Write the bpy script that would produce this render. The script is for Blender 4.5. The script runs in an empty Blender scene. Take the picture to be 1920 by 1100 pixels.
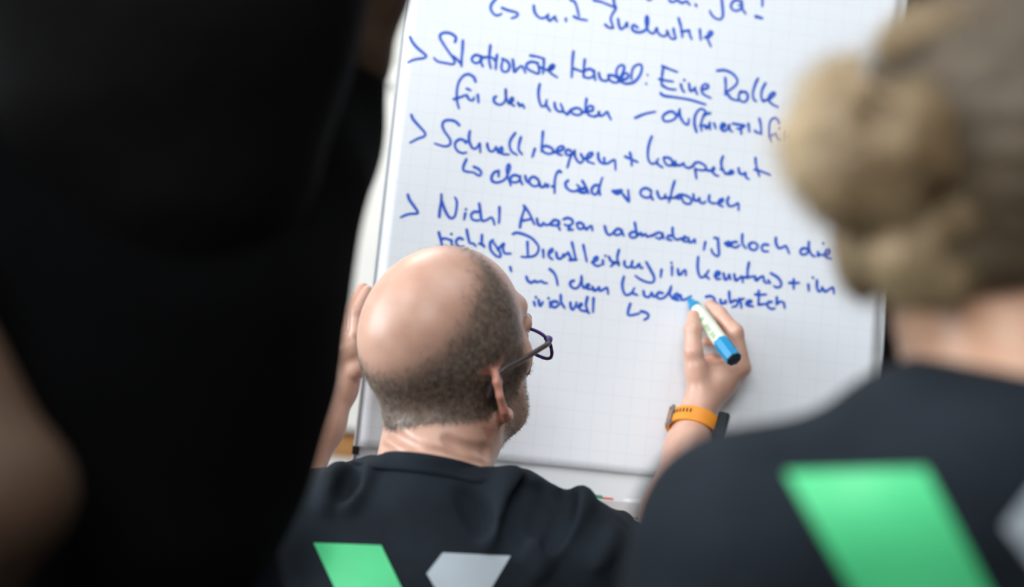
import bpy, bmesh, math, random
import numpy as np
from mathutils import Vector, Matrix
from mathutils.bvhtree import BVHTree

random.seed(5)
RNG = np.random.default_rng(5)
SC = bpy.context.scene
COL = SC.collection

# ------------------------------------------------------------------ camera
LENS, SENSOR = 50.0, 36.0
FPX = 1920 * LENS / SENSOR
CAM = np.array([0.0, 0.0, 1.2])
PITCH, ROLL = math.radians(-4.0), math.radians(6.77)
_f = np.array([0, math.cos(PITCH), math.sin(PITCH)])
_r0 = np.array([1.0, 0, 0])
_u0 = np.cross(_r0, _f)
CR = math.cos(ROLL) * _r0 + math.sin(ROLL) * _u0
CU = -math.sin(ROLL) * _r0 + math.cos(ROLL) * _u0
CF = _f
cam_data = bpy.data.cameras.new('camera')
cam_data.lens = LENS
cam_data.sensor_width = SENSOR
cam_data.clip_start = 0.02
cam_data.dof.use_dof = True
cam_data.dof.focus_distance = 1.64
cam_data.dof.aperture_fstop = 1.8
cam = bpy.data.objects.new('camera', cam_data)
COL.objects.link(cam)
cam.matrix_world = Matrix(((CR[0], CU[0], -CF[0], CAM[0]),
                           (CR[1], CU[1], -CF[1], CAM[1]),
                           (CR[2], CU[2], -CF[2], CAM[2]), (0, 0, 0, 1)))
SC.camera = cam

# ------------------------------------------------------------------ world, light, exposure
SC.view_settings.view_transform = 'Standard'
SC.view_settings.look = 'None'
SC.view_settings.gamma = 1.0
SC.view_settings.use_curve_mapping = False
SC.view_settings.exposure = 0.14
world = bpy.data.worlds.new('sky')
SC.world = world
world.use_nodes = True
world.node_tree.nodes['Background'].inputs[0].default_value = (0.75, 0.85, 1.0, 1)
world.node_tree.nodes['Background'].inputs[1].default_value = 0.6


def area(name, loc, target, sx, sy, power, color):
    d = bpy.data.lights.new(name, 'AREA')
    d.shape = 'RECTANGLE'
    d.size, d.size_y = sx, sy
    d.energy = power
    d.color = color
    o = bpy.data.objects.new(name, d)
    COL.objects.link(o)
    o.location = loc
    o.rotation_euler = (Vector(target) - Vector(loc)).to_track_quat('-Z', 'Y').to_euler()
    return o


WIN_Y0, WIN_Y1, WIN_Z0, WIN_Z1, WALL_X = -0.30, 2.30, 0.90, 2.50, -3.1
area('window_daylight', (WALL_X + 0.03, 0.5 * (WIN_Y0 + WIN_Y1), 0.5 * (WIN_Z0 + WIN_Z1)), (1, 1.2, 1.4),
     2.5, 1.55, 112, (0.91, 0.96, 1.0))
area('overhead_fill_light', (0.35, 1.0, 2.66), (0.25, 1.35, 0), 1.2, 1.0, 10, (0.93, 0.96, 1.0))
area('overhead_fill_light', (-1.1, 0.3, 2.6), (0.15, 1.6, 1.1), 1.2, 1.0, 22, (0.94, 0.97, 1.0))  # added key from upper left for the backs and paper, no real lamp
area('overhead_fill_light', (-0.35, -1.0, 2.55), (0.2, 1.4, 1.0), 1.2, 1.0, 50, (0.94, 0.97, 1.0))  # added fill from behind the camera for backs in the foreground
area('overhead_fill_light', (-.7, 3.1, 2.66), (-.7, 3.6, 0.6), 1.0, 0.8, 30, (1.0, 0.98, 0.95))  # added light that brightens the white shelf at the back


# ------------------------------------------------------------------ helpers
def P(px, py, d):
    """point of the place seen at photo position (px, py) at depth d"""
    return CAM + d * (CF + CR * (px - 960) / FPX + CU * (550 - py) / FPX)


def PX(p):
    d = np.asarray(p, float) - CAM
    z = d @ CF
    return 960 + FPX * (d @ CR) / z, 550 - FPX * (d @ CU) / z, z


def mat(name, color, rough=0.6, metal=0.0, noise=0.0, nscale=40.0, bump=0.0, bscale=300.0, sss=0.0,
        sheen=0.0, spec=None, color2=None, stretch=None):
    m = bpy.data.materials.new(name)
    m.use_nodes = True
    nt = m.node_tree
    b = nt.nodes['Principled BSDF']
    b.inputs['Base Color'].default_value = (*color, 1)
    b.inputs['Roughness'].default_value = rough
    b.inputs['Metallic'].default_value = metal
    if spec is not None:
        b.inputs['Specular IOR Level'].default_value = spec
    if sss:
        b.inputs['Subsurface Weight'].default_value = sss
        b.inputs['Subsurface Radius'].default_value = (0.010, 0.004, 0.002)
        b.inputs['Subsurface Scale'].default_value = 1.0
    if sheen:
        b.inputs['Sheen Weight'].default_value = sheen
        b.inputs['Sheen Roughness'].default_value = 0.5
    tc = nt.nodes.new('ShaderNodeTexCoord')
    src = tc.outputs['Object']
    if stretch:
        mp = nt.nodes.new('ShaderNodeMapping')
        mp.inputs['Scale'].default_value = stretch
        nt.links.new(src, mp.inputs['Vector'])
        src = mp.outputs['Vector']
    if noise or color2:
        n = nt.nodes.new('ShaderNodeTexNoise')
        n.inputs['Scale'].default_value = nscale
        n.inputs['Detail'].default_value = 4
        nt.links.new(src, n.inputs['Vector'])
        mx = nt.nodes.new('ShaderNodeMix')
        mx.data_type = 'RGBA'
        c2 = color2 if color2 else tuple(c * (1 - noise) for c in color)
        mx.inputs['A'].default_value = (*color, 1)
        mx.inputs['B'].default_value = (*c2, 1)
        rp = nt.nodes.new('ShaderNodeMapRange')
        rp.inputs['From Min'].default_value = 0.35
        rp.inputs['From Max'].default_value = 0.65
        nt.links.new(n.outputs['Fac'], rp.inputs['Value'])
        nt.links.new(rp.outputs['Result'], mx.inputs['Factor'])
        nt.links.new(mx.outputs['Result'], b.inputs['Base Color'])
    if bump:
        n2 = nt.nodes.new('ShaderNodeTexNoise')
        n2.inputs['Scale'].default_value = bscale
        n2.inputs['Detail'].default_value = 3
        nt.links.new(tc.outputs['Object'], n2.inputs['Vector'])
        bp = nt.nodes.new('ShaderNodeBump')
        bp.inputs['Strength'].default_value = bump
        bp.inputs['Distance'].default_value = 0.002
        nt.links.new(n2.outputs['Fac'], bp.inputs['Height'])
        nt.links.new(bp.outputs['Normal'], b.inputs['Normal'])
    return m


def empty(name, loc, label, cat, group=None):
    o = bpy.data.objects.new(name, None)
    o.empty_display_size = 0.05
    COL.objects.link(o)
    o.location = loc
    o['label'] = label
    o['category'] = cat
    if group:
        o['group'] = group
    return o


def link_mesh(name, me, m, parent=None, label=None, smooth=True):
    o = bpy.data.objects.new(name, me)
    COL.objects.link(o)
    if m is not None:
        me.materials.append(m)
    if smooth:
        me.polygons.foreach_set('use_smooth', [True] * len(me.polygons))
    if parent is not None:
        o.parent = parent
        chain = Vector((0, 0, 0))
        q = parent
        while q is not None:
            chain += q.location
            q = q.parent
        o.location = -chain          # mesh data below is in world coordinates
    if label:
        o['label'] = label
    return o


def np_mesh(name, V, F):
    me = bpy.data.meshes.new(name)
    V = np.asarray(V, np.float32)
    F = np.asarray(F, np.int32)
    n = F.shape[1]
    me.vertices.add(len(V))
    me.vertices.foreach_set('co', V.ravel())
    me.loops.add(F.size)
    me.loops.foreach_set('vertex_index', F.ravel())
    me.polygons.add(len(F))
    me.polygons.foreach_set('loop_start', np.arange(0, F.size, n, dtype=np.int32))
    me.polygons.foreach_set('loop_total', np.full(len(F), n, np.int32))
    me.update(calc_edges=True)
    me.validate()
    return me


def part(name, build, m, parent=None, label=None, smooth=False, bevel=0.0):
    """build(bm) fills a bmesh in world coordinates; ONE mesh object comes out"""
    bm = bmesh.new()
    build(bm)
    bmesh.ops.recalc_face_normals(bm, faces=bm.faces)
    me = bpy.data.meshes.new(name)
    bm.to_mesh(me)
    bm.free()
    o = link_mesh(name, me, m, parent, label, smooth)
    if bevel:
        md = o.modifiers.new('bevel', 'BEVEL')
        md.width = bevel
        md.segments = 2
        md.limit_method = 'ANGLE'
    return o


def box(bm, c, ax, half):
    """box with centre c, three axes and half sizes"""
    c = np.asarray(c, float)
    ax = [np.asarray(a, float) for a in ax]
    vs = []
    for sx in (-1, 1):
        for sy in (-1, 1):
            for sz in (-1, 1):
                vs.append(bm.verts.new(c + ax[0] * half[0] * sx + ax[1] * half[1] * sy + ax[2] * half[2] * sz))
    for f in ((0, 1, 3, 2), (4, 6, 7, 5), (0, 4, 5, 1), (2, 3, 7, 6), (0, 2, 6, 4), (1, 5, 7, 3)):
        bm.faces.new([vs[i] for i in f])


XYZ = (np.array([1., 0, 0]), np.array([0, 1., 0]), np.array([0, 0, 1.]))


def bx(bm, x0, x1, y0, y1, z0, z1):
    box(bm, ((x0 + x1) / 2, (y0 + y1) / 2, (z0 + z1) / 2), XYZ, ((x1 - x0) / 2, (y1 - y0) / 2, (z1 - z0) / 2))


def perp(d):
    d = d / np.linalg.norm(d)
    a = np.array([0, 0, 1.0]) if abs(d[2]) < 0.9 else np.array([1.0, 0, 0])
    u = np.cross(a, d)
    u /= np.linalg.norm(u)
    return u, np.cross(d, u)


def lathe(bm, a, axis, prof, n=24):
    """prof: list of (distance along axis, radius)"""
    a = np.asarray(a, float)
    axis = np.asarray(axis, float) / np.linalg.norm(axis)
    u, v = perp(axis)
    rings = []
    for t, r in prof:
        if r < 1e-6:
            rings.append([bm.verts.new(a + axis * t)])
        else:
            rings.append([bm.verts.new(a + axis * t + r * (math.cos(2 * math.pi * k / n) * u + math.sin(2 * math.pi * k / n) * v)) for k in range(n)])
    for p, q in zip(rings, rings[1:]):
        for k in range(n):
            k2 = (k + 1) % n
            if len(p) == 1 and len(q) > 1:
                bm.faces.new((p[0], q[k], q[k2]))
            elif len(q) == 1 and len(p) > 1:
                bm.faces.new((p[k], p[k2], q[0]))
            elif len(p) > 1:
                bm.faces.new((p[k], p[k2], q[k2], q[k]))
    if len(rings[0]) > 1:
        bm.faces.new(rings[0])
    if len(rings[-1]) > 1:
        bm.faces.new(rings[-1][::-1])


def tube(bm, pts, radii, n=12, flat=None):
    """tube along pts; radii scalar or list; flat=(dir, factor) squeezes the section along dir"""
    pts = [np.asarray(p, float) for p in pts]
    if np.isscalar(radii):
        radii = [radii] * len(pts)
    rings = []
    u = None
    for i, p in enumerate(pts):
        t = pts[min(i + 1, len(pts) - 1)] - pts[max(i - 1, 0)]
        t /= np.linalg.norm(t)
        if u is None:
            u, _ = perp(t)
        u = u - (u @ t) * t
        u /= np.linalg.norm(u)
        v = np.cross(t, u)
        ring = []
        for k in range(n):
            off = radii[i] * (math.cos(2 * math.pi * k / n) * u + math.sin(2 * math.pi * k / n) * v)
            if flat is not None:
                fd = np.asarray(flat[0], float)
                off = off - (1 - flat[1]) * (off @ fd) * fd
            ring.append(bm.verts.new(p + off))
        rings.append(ring)
    for p, q in zip(rings, rings[1:]):
        for k in range(n):
            bm.faces.new((p[k], p[(k + 1) % n], q[(k + 1) % n], q[k]))
    bm.faces.new(rings[0][::-1])
    bm.faces.new(rings[-1])


def spline(pts, per=8):
    pts = np.asarray(pts, float)
    if len(pts) == 2:
        t = np.linspace(0, 1, per)[:, None]
        return pts[0] * (1 - t) + pts[1] * t
    Q = np.vstack([2 * pts[0] - pts[1], pts, 2 * pts[-1] - pts[-2]])
    out = []
    for i in range(1, len(Q) - 2):
        p0, p1, p2, p3 = Q[i - 1:i + 3]
        for t in np.linspace(0, 1, per, endpoint=False):
            out.append(0.5 * (2 * p1 + (p2 - p0) * t + (2 * p0 - 5 * p1 + 4 * p2 - p3) * t * t + (3 * p1 - p0 - 3 * p2 + p3) * t ** 3))
    out.append(pts[-1])
    return np.array(out)


# ---------------- smooth blended solids: one continuous skin grown over a set of forms
class Solid:
    def __init__(self):
        self.prims = []

    def cap(self, a, b, ra, rb=None, k=0.012, op='u'):
        a = np.asarray(a, float); b = np.asarray(b, float)
        rb = ra if rb is None else rb
        self.prims.append(('c', a, b, ra, rb, k, op))
        return self

    def chain(self, pts, radii, k=0.012, op='u'):
        for i in range(len(pts) - 1):
            self.cap(pts[i], pts[i + 1], radii[i], radii[i + 1], k, op)
        return self

    def ell(self, c, axes, radii, k=0.012, op='u'):
        self.prims.append(('e', np.asarray(c, float), np.array(axes, float), np.array(radii, float), None, k, op))
        return self

    @staticmethod
    def _d(p, X):
        if p[0] == 'c':
            a, b, ra, rb = p[1:5]
            ab = b - a
            L2 = ab @ ab + 1e-12
            t = np.clip(((X - a) @ ab) / L2, 0, 1)
            q = X - a - t[:, None] * ab
            return np.sqrt((q * q).sum(1)) - (ra + (rb - ra) * t)
        c, A, r = p[1], p[2], p[3]
        q = (X - c) @ A.T
        k0 = np.sqrt(((q / r) ** 2).sum(1))
        k1 = np.sqrt(((q / (r * r)) ** 2).sum(1)) + 1e-9
        return np.where(k0 < 0.05, -r.min(), k0 * (k0 - 1) / k1)

    def ev(self, X, prims=None):
        D = np.full(len(X), 1.0)
        for p in (self.prims if prims is None else prims):
            d = self._d(p, X)
            k = p[5]
            if p[6] == 'u':
                h = np.clip(k - np.abs(D - d), 0, None) / k
                D = np.minimum(D, d) - h * h * k * 0.25
            else:
                h = np.clip(k - np.abs(D + d), 0, None) / k
                D = np.maximum(D, -d) + h * h * k * 0.25
        return D

    def bounds(self):
        lo = np.full(3, 9.0); hi = -lo
        for p in self.prims:
            if p[6] != 'u':
                continue
            if p[0] == 'c':
                r = max(p[3], p[4]); lo = np.minimum(lo, np.minimum(p[1], p[2]) - r); hi = np.maximum(hi, np.maximum(p[1], p[2]) + r)
            else:
                r = p[3].max(); lo = np.minimum(lo, p[1] - r); hi = np.maximum(hi, p[1] + r)
        return lo - 0.02, hi + 0.02

    def mesh(self, name, h, B=20, smooth=2, disp=None):
        lo, hi = self.bounds()
        nb = np.ceil((hi - lo) / (h * B)).astype(int)
        half = 0.5 * B * h * math.sqrt(3)
        g = np.arange(B + 1)
        GX, GY, GZ = np.meshgrid(g, g, g, indexing='ij')
        G = np.stack([GX, GY, GZ], -1).reshape(-1, 3)
        allk, allv, quads = [], [], []
        BIG = 1 << 20

        def key(I):
            return (I[:, 0].astype(np.int64) * BIG + I[:, 1]) * BIG + I[:, 2]
        bi = np.stack(np.meshgrid(*[np.arange(n) for n in nb], indexing='ij'), -1).reshape(-1, 3)
        cen = lo + (bi + 0.5) * B * h
        PD = np.stack([self._d(p, cen) for p in self.prims], 1)
        ks = np.array([p[5] for p in self.prims])
        # ellipsoid distances are only estimates: be generous
        near = PD < (half * 1.6 + ks + 0.01)
        uni = np.array([p[6] == 'u' for p in self.prims])
        cand = near[:, uni].any(1)
        for b in np.nonzero(cand)[0]:
            pr = [p for p, ok in zip(self.prims, near[b]) if ok]
            X = lo + (bi[b] * B + G) * h
            D = self.ev(X, pr)
            if disp is not None:
                D = D - disp(X)
            D = D.reshape(B + 1, B + 1, B + 1)
            S = D < 0
            if S.all() or not S.any():
                continue
            cs = np.zeros((B, B, B), int)
            acc = np.zeros((B, B, B, 3)); cnt = np.zeros((B, B, B))
            for dx in (0, 1):
                for dy in (0, 1):
                    for dz in (0, 1):
                        cs += S[dx:dx + B, dy:dy + B, dz:dz + B]
            act = (cs > 0) & (cs < 8)
            if not act.any():
                continue
            for ax in range(3):
                o1, o2 = [i for i in range(3) if i != ax]
                for d1 in (0, 1):
                    for d2 in (0, 1):
                        s0 = [0, 0, 0]; s0[o1] = d1; s0[o2] = d2
                        s1 = list(s0); s1[ax] = 1
                        a = D[s0[0]:s0[0] + B, s0[1]:s0[1] + B, s0[2]:s0[2] + B]
                        c = D[s1[0]:s1[0] + B, s1[1]:s1[1] + B, s1[2]:s1[2] + B]
                        cr = (a < 0) != (c < 0)
                        t = np.where(cr, a / np.where(np.abs(a - c) < 1e-12, 1e-12, a - c), 0)
                        for q in range(3):
                            acc[..., q] += np.where(cr, (t if q == ax else s0[q]), 0)
                        cnt += cr
            idx = np.argwhere(act)
            v = acc[act] / cnt[act][:, None]
            allk.append(key(bi[b] * B + idx + 1))
            allv.append(lo + (bi[b] * B + idx + v) * h)
            for ax in range(3):
                sl0 = [slice(0, B)] * 3
                sl1 = list(sl0); sl1[ax] = slice(1, B + 1)
                a = S[tuple(sl0)]; c = S[tuple(sl1)]
                e = np.argwhere(a != c)
                if not len(e):
                    continue
                flip = a[tuple(e.T)]
                o1, o2 = [(1, 2), (2, 0), (0, 1)][ax]
                base = bi[b] * B + e + 1
                q = []
                for d1, d2 in ((0, 0), (-1, 0), (-1, -1), (0, -1)):
                    w = base.copy(); w[:, o1] += d1; w[:, o2] += d2
                    q.append(key(w))
                q = np.stack(q, 1)
                q = np.where(flip[:, None], q, q[:, ::-1])
                quads.append(q)
        K = np.concatenate(allk); V = np.concatenate(allv); Q = np.concatenate(quads)
        K, ui = np.unique(K, return_index=True)
        V = V[ui]
        J = np.searchsorted(K, Q)
        J = np.clip(J, 0, len(K) - 1)
        ok = (K[J] == Q).all(1)
        J = J[ok]
        for _ in range(smooth):
            s = np.zeros_like(V); n = np.zeros(len(V))
            for i in range(4):
                j = (i + 1) % 4
                np.add.at(s, J[:, i], V[J[:, j]]); np.add.at(n, J[:, i], 1)
                np.add.at(s, J[:, j], V[J[:, i]]); np.add.at(n, J[:, j], 1)
            V = 0.5 * V + 0.5 * s / np.maximum(n, 1)[:, None]
        return np_mesh(name, V, J), V, J


def vnormals(me):
    n = np.zeros(len(me.vertices) * 3, np.float32)
    me.vertices.foreach_get('normal', n)
    return n.reshape(-1, 3)


def add_attr(me, name, vals):
    a = me.attributes.new(name, 'FLOAT', 'POINT')
    a.data.foreach_set('value', np.asarray(vals, np.float32))


def sstep(x, a, b):
    t = np.clip((x - a) / (b - a), 0, 1)
    return t * t * (3 - 2 * t)


# ------------------------------------------------------------------ materials
M_wall = mat('painted wall', (0.62, 0.62, 0.58), 0.9, noise=0.05, nscale=8)
M_wall_dark = mat('olive panelled wall', (0.055, 0.055, 0.038), 0.85, noise=0.3, nscale=3)
M_ceil = mat('white ceiling', (0.75, 0.75, 0.74), 0.9, noise=0.04, nscale=6)
M_floor = mat('grey carpet', (0.16, 0.15, 0.14), 0.95, noise=0.35, nscale=180, bump=0.4)
M_board = mat('white enamel board', (0.74, 0.76, 0.78), 0.35, noise=0.03, nscale=5)
M_alu = mat('grey aluminium', (0.45, 0.47, 0.48), 0.4, metal=0.6, noise=0.08, nscale=30)
M_alul = mat('light grey aluminium', (0.60, 0.62, 0.63), 0.45, metal=0.2, noise=0.05, nscale=30)
M_black = mat('black plastic', (0.012, 0.012, 0.013), 0.45, noise=0.2, nscale=60)
M_ink = mat('blue marker ink', (0.003, 0.075, 0.50), 0.6, color2=(0.006, 0.105, 0.58), nscale=90)
M_shirt = mat('charcoal navy jersey', (0.0125, 0.0180, 0.0255), 0.85, noise=0.25, nscale=25, bump=0.25, bscale=1500, spec=0.2)
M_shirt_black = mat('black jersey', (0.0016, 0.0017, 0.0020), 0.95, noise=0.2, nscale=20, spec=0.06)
M_trouser = mat('dark denim', (0.004, 0.006, 0.012), 0.95, noise=0.3, nscale=120, spec=0.08)
M_green = mat('green shirt print', (0.085, 0.66, 0.26), 0.5, noise=0.06, nscale=30, bump=0.1, bscale=900)
M_grey = mat('silver grey shirt print', (0.46, 0.52, 0.57), 0.55, noise=0.06, nscale=30, bump=0.1, bscale=900)
M_hairm = mat('greying brown short hair', (0.10, 0.072, 0.054), 0.5, color2=(0.32, 0.26, 0.21), nscale=160)
M_blonde = mat('blonde hair', (0.50, 0.38, 0.22), 0.5, color2=(0.22, 0.145, 0.075), nscale=20, stretch=(1, 1, 0.35), bump=0.5, bscale=160)
M_brownhair = mat('dark blonde hair', (0.15, 0.112, 0.068), 0.55, color2=(0.065, 0.046, 0.028), nscale=22, stretch=(1, 1, 0.35), bump=0.5, bscale=160)
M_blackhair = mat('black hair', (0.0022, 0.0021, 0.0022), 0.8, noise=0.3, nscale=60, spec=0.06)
M_orange = mat('orange silicone strap', (0.86, 0.30, 0.022), 0.5, noise=0.05, nscale=60)
M_steel = mat('brushed steel', (0.42, 0.42, 0.42), 0.35, metal=0.8, noise=0.08, nscale=200)
M_dial = mat('dark watch glass', (0.010, 0.015, 0.016), 0.5, noise=0.1, nscale=50, spec=0.2)
M_cyan = mat('blue marker cap', (0.006, 0.255, 0.50), 0.35, noise=0.06, nscale=40)
M_capend = mat('dark cap end', (0.004, 0.030, 0.055), 0.4, noise=0.1, nscale=60)
M_cream = mat('cream marker barrel', (0.76, 0.80, 0.66), 0.4, color2=(0.70, 0.76, 0.60), nscale=60)
M_sage = mat('pale green barrel print', (0.36, 0.50, 0.33), 0.5, noise=0.1, nscale=60)
M_purple = mat('dark violet acetate', (0.045, 0.018, 0.16), 0.3, noise=0.15, nscale=90)
M_temple = mat('grey brown acetate', (0.085, 0.062, 0.062), 0.35, noise=0.2, nscale=120)
M_wood = mat('orange brown wood', (0.42, 0.20, 0.065), 0.55, color2=(0.32, 0.14, 0.04), nscale=12, stretch=(0.6, 8, 8))
M_cabinet = mat('white laminate', (0.80, 0.79, 0.75), 0.5, noise=0.03, nscale=6)
M_curtain = mat('dark olive curtain cloth', (0.020, 0.022, 0.015), 0.95, noise=0.25, nscale=30)
M_eye = mat('eye white', (0.75, 0.72, 0.68), 0.2, noise=0.03, nscale=60)
M_iris = mat('dark iris', (0.05, 0.04, 0.03), 0.2, noise=0.2, nscale=200)
M_nail = mat('finger nail', (0.72, 0.45, 0.38), 0.3, noise=0.05, nscale=200)
M_redm = mat('red marker cap', (0.60, 0.07, 0.04), 0.4, noise=0.06, nscale=40)
M_greenm = mat('green marker cap', (0.008, 0.20, 0.09), 0.4, noise=0.06, nscale=40)
M_bluem = mat('deep blue marker cap', (0.012, 0.17, 0.55), 0.4, noise=0.06, nscale=40)
M_whitem = mat('white marker barrel', (0.78, 0.78, 0.78), 0.4, noise=0.03, nscale=40)

# clear glass (pane, spectacle lenses)
M_glass = bpy.data.materials.new('clear glass')
M_glass.use_nodes = True
_nt = M_glass.node_tree
_nt.nodes.remove(_nt.nodes['Principled BSDF'])
_tr = _nt.nodes.new('ShaderNodeBsdfTransparent')
_tr.inputs[0].default_value = (0.96, 0.97, 0.97, 1)
_gl = _nt.nodes.new('ShaderNodeBsdfGlossy')
_gl.inputs['Roughness'].default_value = 0.02
_fr = _nt.nodes.new('ShaderNodeFresnel')
_fr.inputs[0].default_value = 1.45
_mx = _nt.nodes.new('ShaderNodeMixShader')
_nt.links.new(_fr.outputs[0], _mx.inputs[0])
_nt.links.new(_tr.outputs[0], _mx.inputs[1])
_nt.links.new(_gl.outputs[0], _mx.inputs[2])
_nt.links.new(_mx.outputs[0], _nt.nodes['Material Output'].inputs[0])


M_lens = M_glass.copy()
M_lens.name = 'spectacle lens'
for _n in M_lens.node_tree.nodes:
    if _n.type == 'FRESNEL':
        _n.inputs[0].default_value = 1.12


def skin_mat(name, c, c2, tint=(0.15, 0.108, 0.08), rough=0.42):
    m = mat(name, c, rough, color2=c2, nscale=45, bump=0.12, bscale=700, sss=0.25, spec=0.52)
    nt = m.node_tree
    b = nt.nodes['Principled BSDF']
    base = b.inputs['Base Color'].links[0].from_socket
    at = nt.nodes.new('ShaderNodeAttribute')
    at.attribute_name = 'stubble'
    at2 = nt.nodes.new('ShaderNodeAttribute')
    at2.attribute_name = 'flush'
    mx0 = nt.nodes.new('ShaderNodeMix'); mx0.data_type = 'RGBA'
    mx0.inputs['B'].default_value = (0.58, 0.20, 0.155, 1)
    mx = nt.nodes.new('ShaderNodeMix'); mx.data_type = 'RGBA'
    mx.inputs['B'].default_value = (*tint, 1)
    nt.links.new(at2.outputs['Fac'], mx0.inputs['Factor'])
    nt.links.new(base, mx0.inputs['A'])
    nt.links.new(mx0.outputs['Result'], mx.inputs['A'])
    nt.links.new(at.outputs['Fac'], mx.inputs['Factor'])
    nt.links.new(mx.outputs['Result'], b.inputs['Base Color'])
    return m


M_skin = skin_mat('fair skin', (0.67, 0.405, 0.305), (0.61, 0.35, 0.26), rough=.34)
M_skin_w = skin_mat('warm skin', (0.70, 0.41, 0.27), (0.64, 0.36, 0.23))
M_skin_l = skin_mat('shade-darkened skin', (0.062, 0.036, 0.022), (0.050, 0.029, 0.018), rough=.65)  # whole skin tone darkened to carry the shade on the bent elbow
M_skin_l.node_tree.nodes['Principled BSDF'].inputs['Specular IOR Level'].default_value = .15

# ------------------------------------------------------------------ room shell
RX1, RY0, RY1, RZ = 2.6, -2.2, 4.4, 2.75


def struct(name, build, m):
    o = part(name, build, m)
    o['kind'] = 'structure'
    return o


struct('floor', lambda bm: bx(bm, WALL_X - .2, RX1 + .2, RY0 - .2, RY1 + .2, -0.1, 0), M_floor)
struct('ceiling', lambda bm: bx(bm, WALL_X - .2, RX1 + .2, RY0 - .2, RY1 + .2, RZ, RZ + .1), M_ceil)
struct('wall_back', lambda bm: bx(bm, WALL_X - .2, RX1 + .2, RY1, RY1 + .15, 0, RZ), M_wall)
struct('wall_right', lambda bm: bx(bm, RX1, RX1 + .15, RY0, RY1, 0, RZ), M_wall_dark)
struct('wall_front', lambda bm: bx(bm, WALL_X - .2, RX1 + .2, RY0 - .15, RY0, 0, RZ), M_wall_dark)


def wall_left_b(bm):
    x0, x1 = WALL_X - .15, WALL_X
    bx(bm, x0, x1, RY0, WIN_Y0, 0, RZ)
    bx(bm, x0, x1, WIN_Y1, RY1, 0, RZ)
    bx(bm, x0, x1, WIN_Y0, WIN_Y1, 0, WIN_Z0)
    bx(bm, x0, x1, WIN_Y0, WIN_Y1, WIN_Z1, RZ)


struct('wall_left', wall_left_b, M_wall)


def win_b(bm):
    x0, x1, t = WALL_X - .12, WALL_X - .06, .05
    bx(bm, x0, x1, WIN_Y0, WIN_Y0 + t, WIN_Z0, WIN_Z1)
    bx(bm, x0, x1, WIN_Y1 - t, WIN_Y1, WIN_Z0, WIN_Z1)
    bx(bm, x0, x1, WIN_Y0 + t, WIN_Y1 - t, WIN_Z0, WIN_Z0 + t)
    bx(bm, x0, x1, WIN_Y0 + t, WIN_Y1 - t, WIN_Z1 - t, WIN_Z1)


w1 = struct('window_1', win_b, M_cabinet)
part('pane', lambda bm: bx(bm, WALL_X - .095, WALL_X - .089, WIN_Y0 + .05, WIN_Y1 - .05, WIN_Z0 + .05, WIN_Z1 - .05), M_glass, w1)

# ------------------------------------------------------------------ things behind the flipchart
# white shelf unit with one brown plank, seen in the gap left of the board
SD = 3.95
sb = P(640, 838, SD)
sx = sb[0]
su = empty('shelf_unit', (sx - .1, SD + .12, 0), 'blurred white shelf unit with a brown wooden shelf left of the flipchart', 'shelf')
part('frame', lambda bm: (bx(bm, sx - .55, sx - .50, SD - .05, SD + .35, 0, 1.5), bx(bm, sx + .40, sx + .45, SD - .05, SD + .35, 0, 1.5),
                          bx(bm, sx - .50, sx + .40, SD + .30, SD + .35, 0, 1.5), bx(bm, sx - .50, sx + .40, SD - .05, SD + .30, 1.46, 1.5),
                          bx(bm, sx - .50, sx + .40, SD - .05, SD + .30, 0, .06)), M_cabinet, su)
part('shelf_board', lambda bm: bx(bm, sx - .50, sx + .40, SD - .04, SD + .30, sb[2] - .028, sb[2] + .028), M_wood, su, 'orange brown wooden shelf board')
part('door', lambda bm: bx(bm, sx - .50, sx + .40, SD - .045, SD - .02, .06, sb[2] - .034), M_cabinet, su)
part('door', lambda bm: bx(bm, sx - .50, sx + .40, SD - .03, SD - .01, sb[2] + .05, 1.46), M_cabinet, su)

# dark olive curtain behind the right edge


def curtain_b(bm):
    n, zs = 120, (0.03, 0.9, 1.8, 2.65)
    y0 = 3.7
    rows = []
    for z in zs:
        row = []
        for i in range(n + 1):
            x = 0.72 + 1.75 * i / n
            row.append((x, y0 + .05 * math.sin(i * 0.72 + .3 * math.sin(i * .21)) + .012 * math.sin(z * 3 + i), z))
        rows.append(row)
    fr = [[bm.verts.new(p) for p in r] for r in rows]
    bk = [[bm.verts.new((p[0], p[1] + .006, p[2])) for p in r] for r in rows]
    for a, b in zip(fr, fr[1:]):
        for i in range(n):
            bm.faces.new((a[i], a[i + 1], b[i + 1], b[i]))
    for a, b in zip(bk, bk[1:]):
        for i in range(n):
            bm.faces.new((a[i + 1], a[i], b[i], b[i + 1]))
    for k in (0, -1):
        for i in range(n):
            bm.faces.new((fr[k][i], fr[k][i + 1], bk[k][i + 1], bk[k][i]))
    for i in (0, -1):
        for k in range(len(zs) - 1):
            bm.faces.new((fr[k][i], fr[k + 1][i], bk[k + 1][i], bk[k][i]))


ct = part('curtain', curtain_b, M_curtain, smooth=True)
ct['label'] = 'dark olive curtain hanging behind the right side of the flipchart'
ct['category'] = 'curtain'

# ------------------------------------------------------------------ flipchart
YAW, LEAN = 0.08893269, 0.19206078
PB = np.array([-0.17381218, 1.83012234, 0.75120633 + CAM[2] - 1.1])
pu = np.array([math.cos(YAW), math.sin(YAW), 0])
ph = np.array([-math.sin(YAW), math.cos(YAW), 0])
pv = math.cos(LEAN) * np.array([0, 0, 1.]) + math.sin(LEAN) * ph
pn = np.cross(pu, pv)            # towards the viewer
PW, PH = 0.68, 0.98


def wave(u, v):
    """gentle waviness of the paper, metres towards the viewer"""
    return 0.0025 * np.sin(u * 9 + v * 4) * np.sin(v * 7 + 1) + 0.002 * np.sin(u * 21 - v * 13) * (1 - v) * .6 + 0.0035


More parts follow.
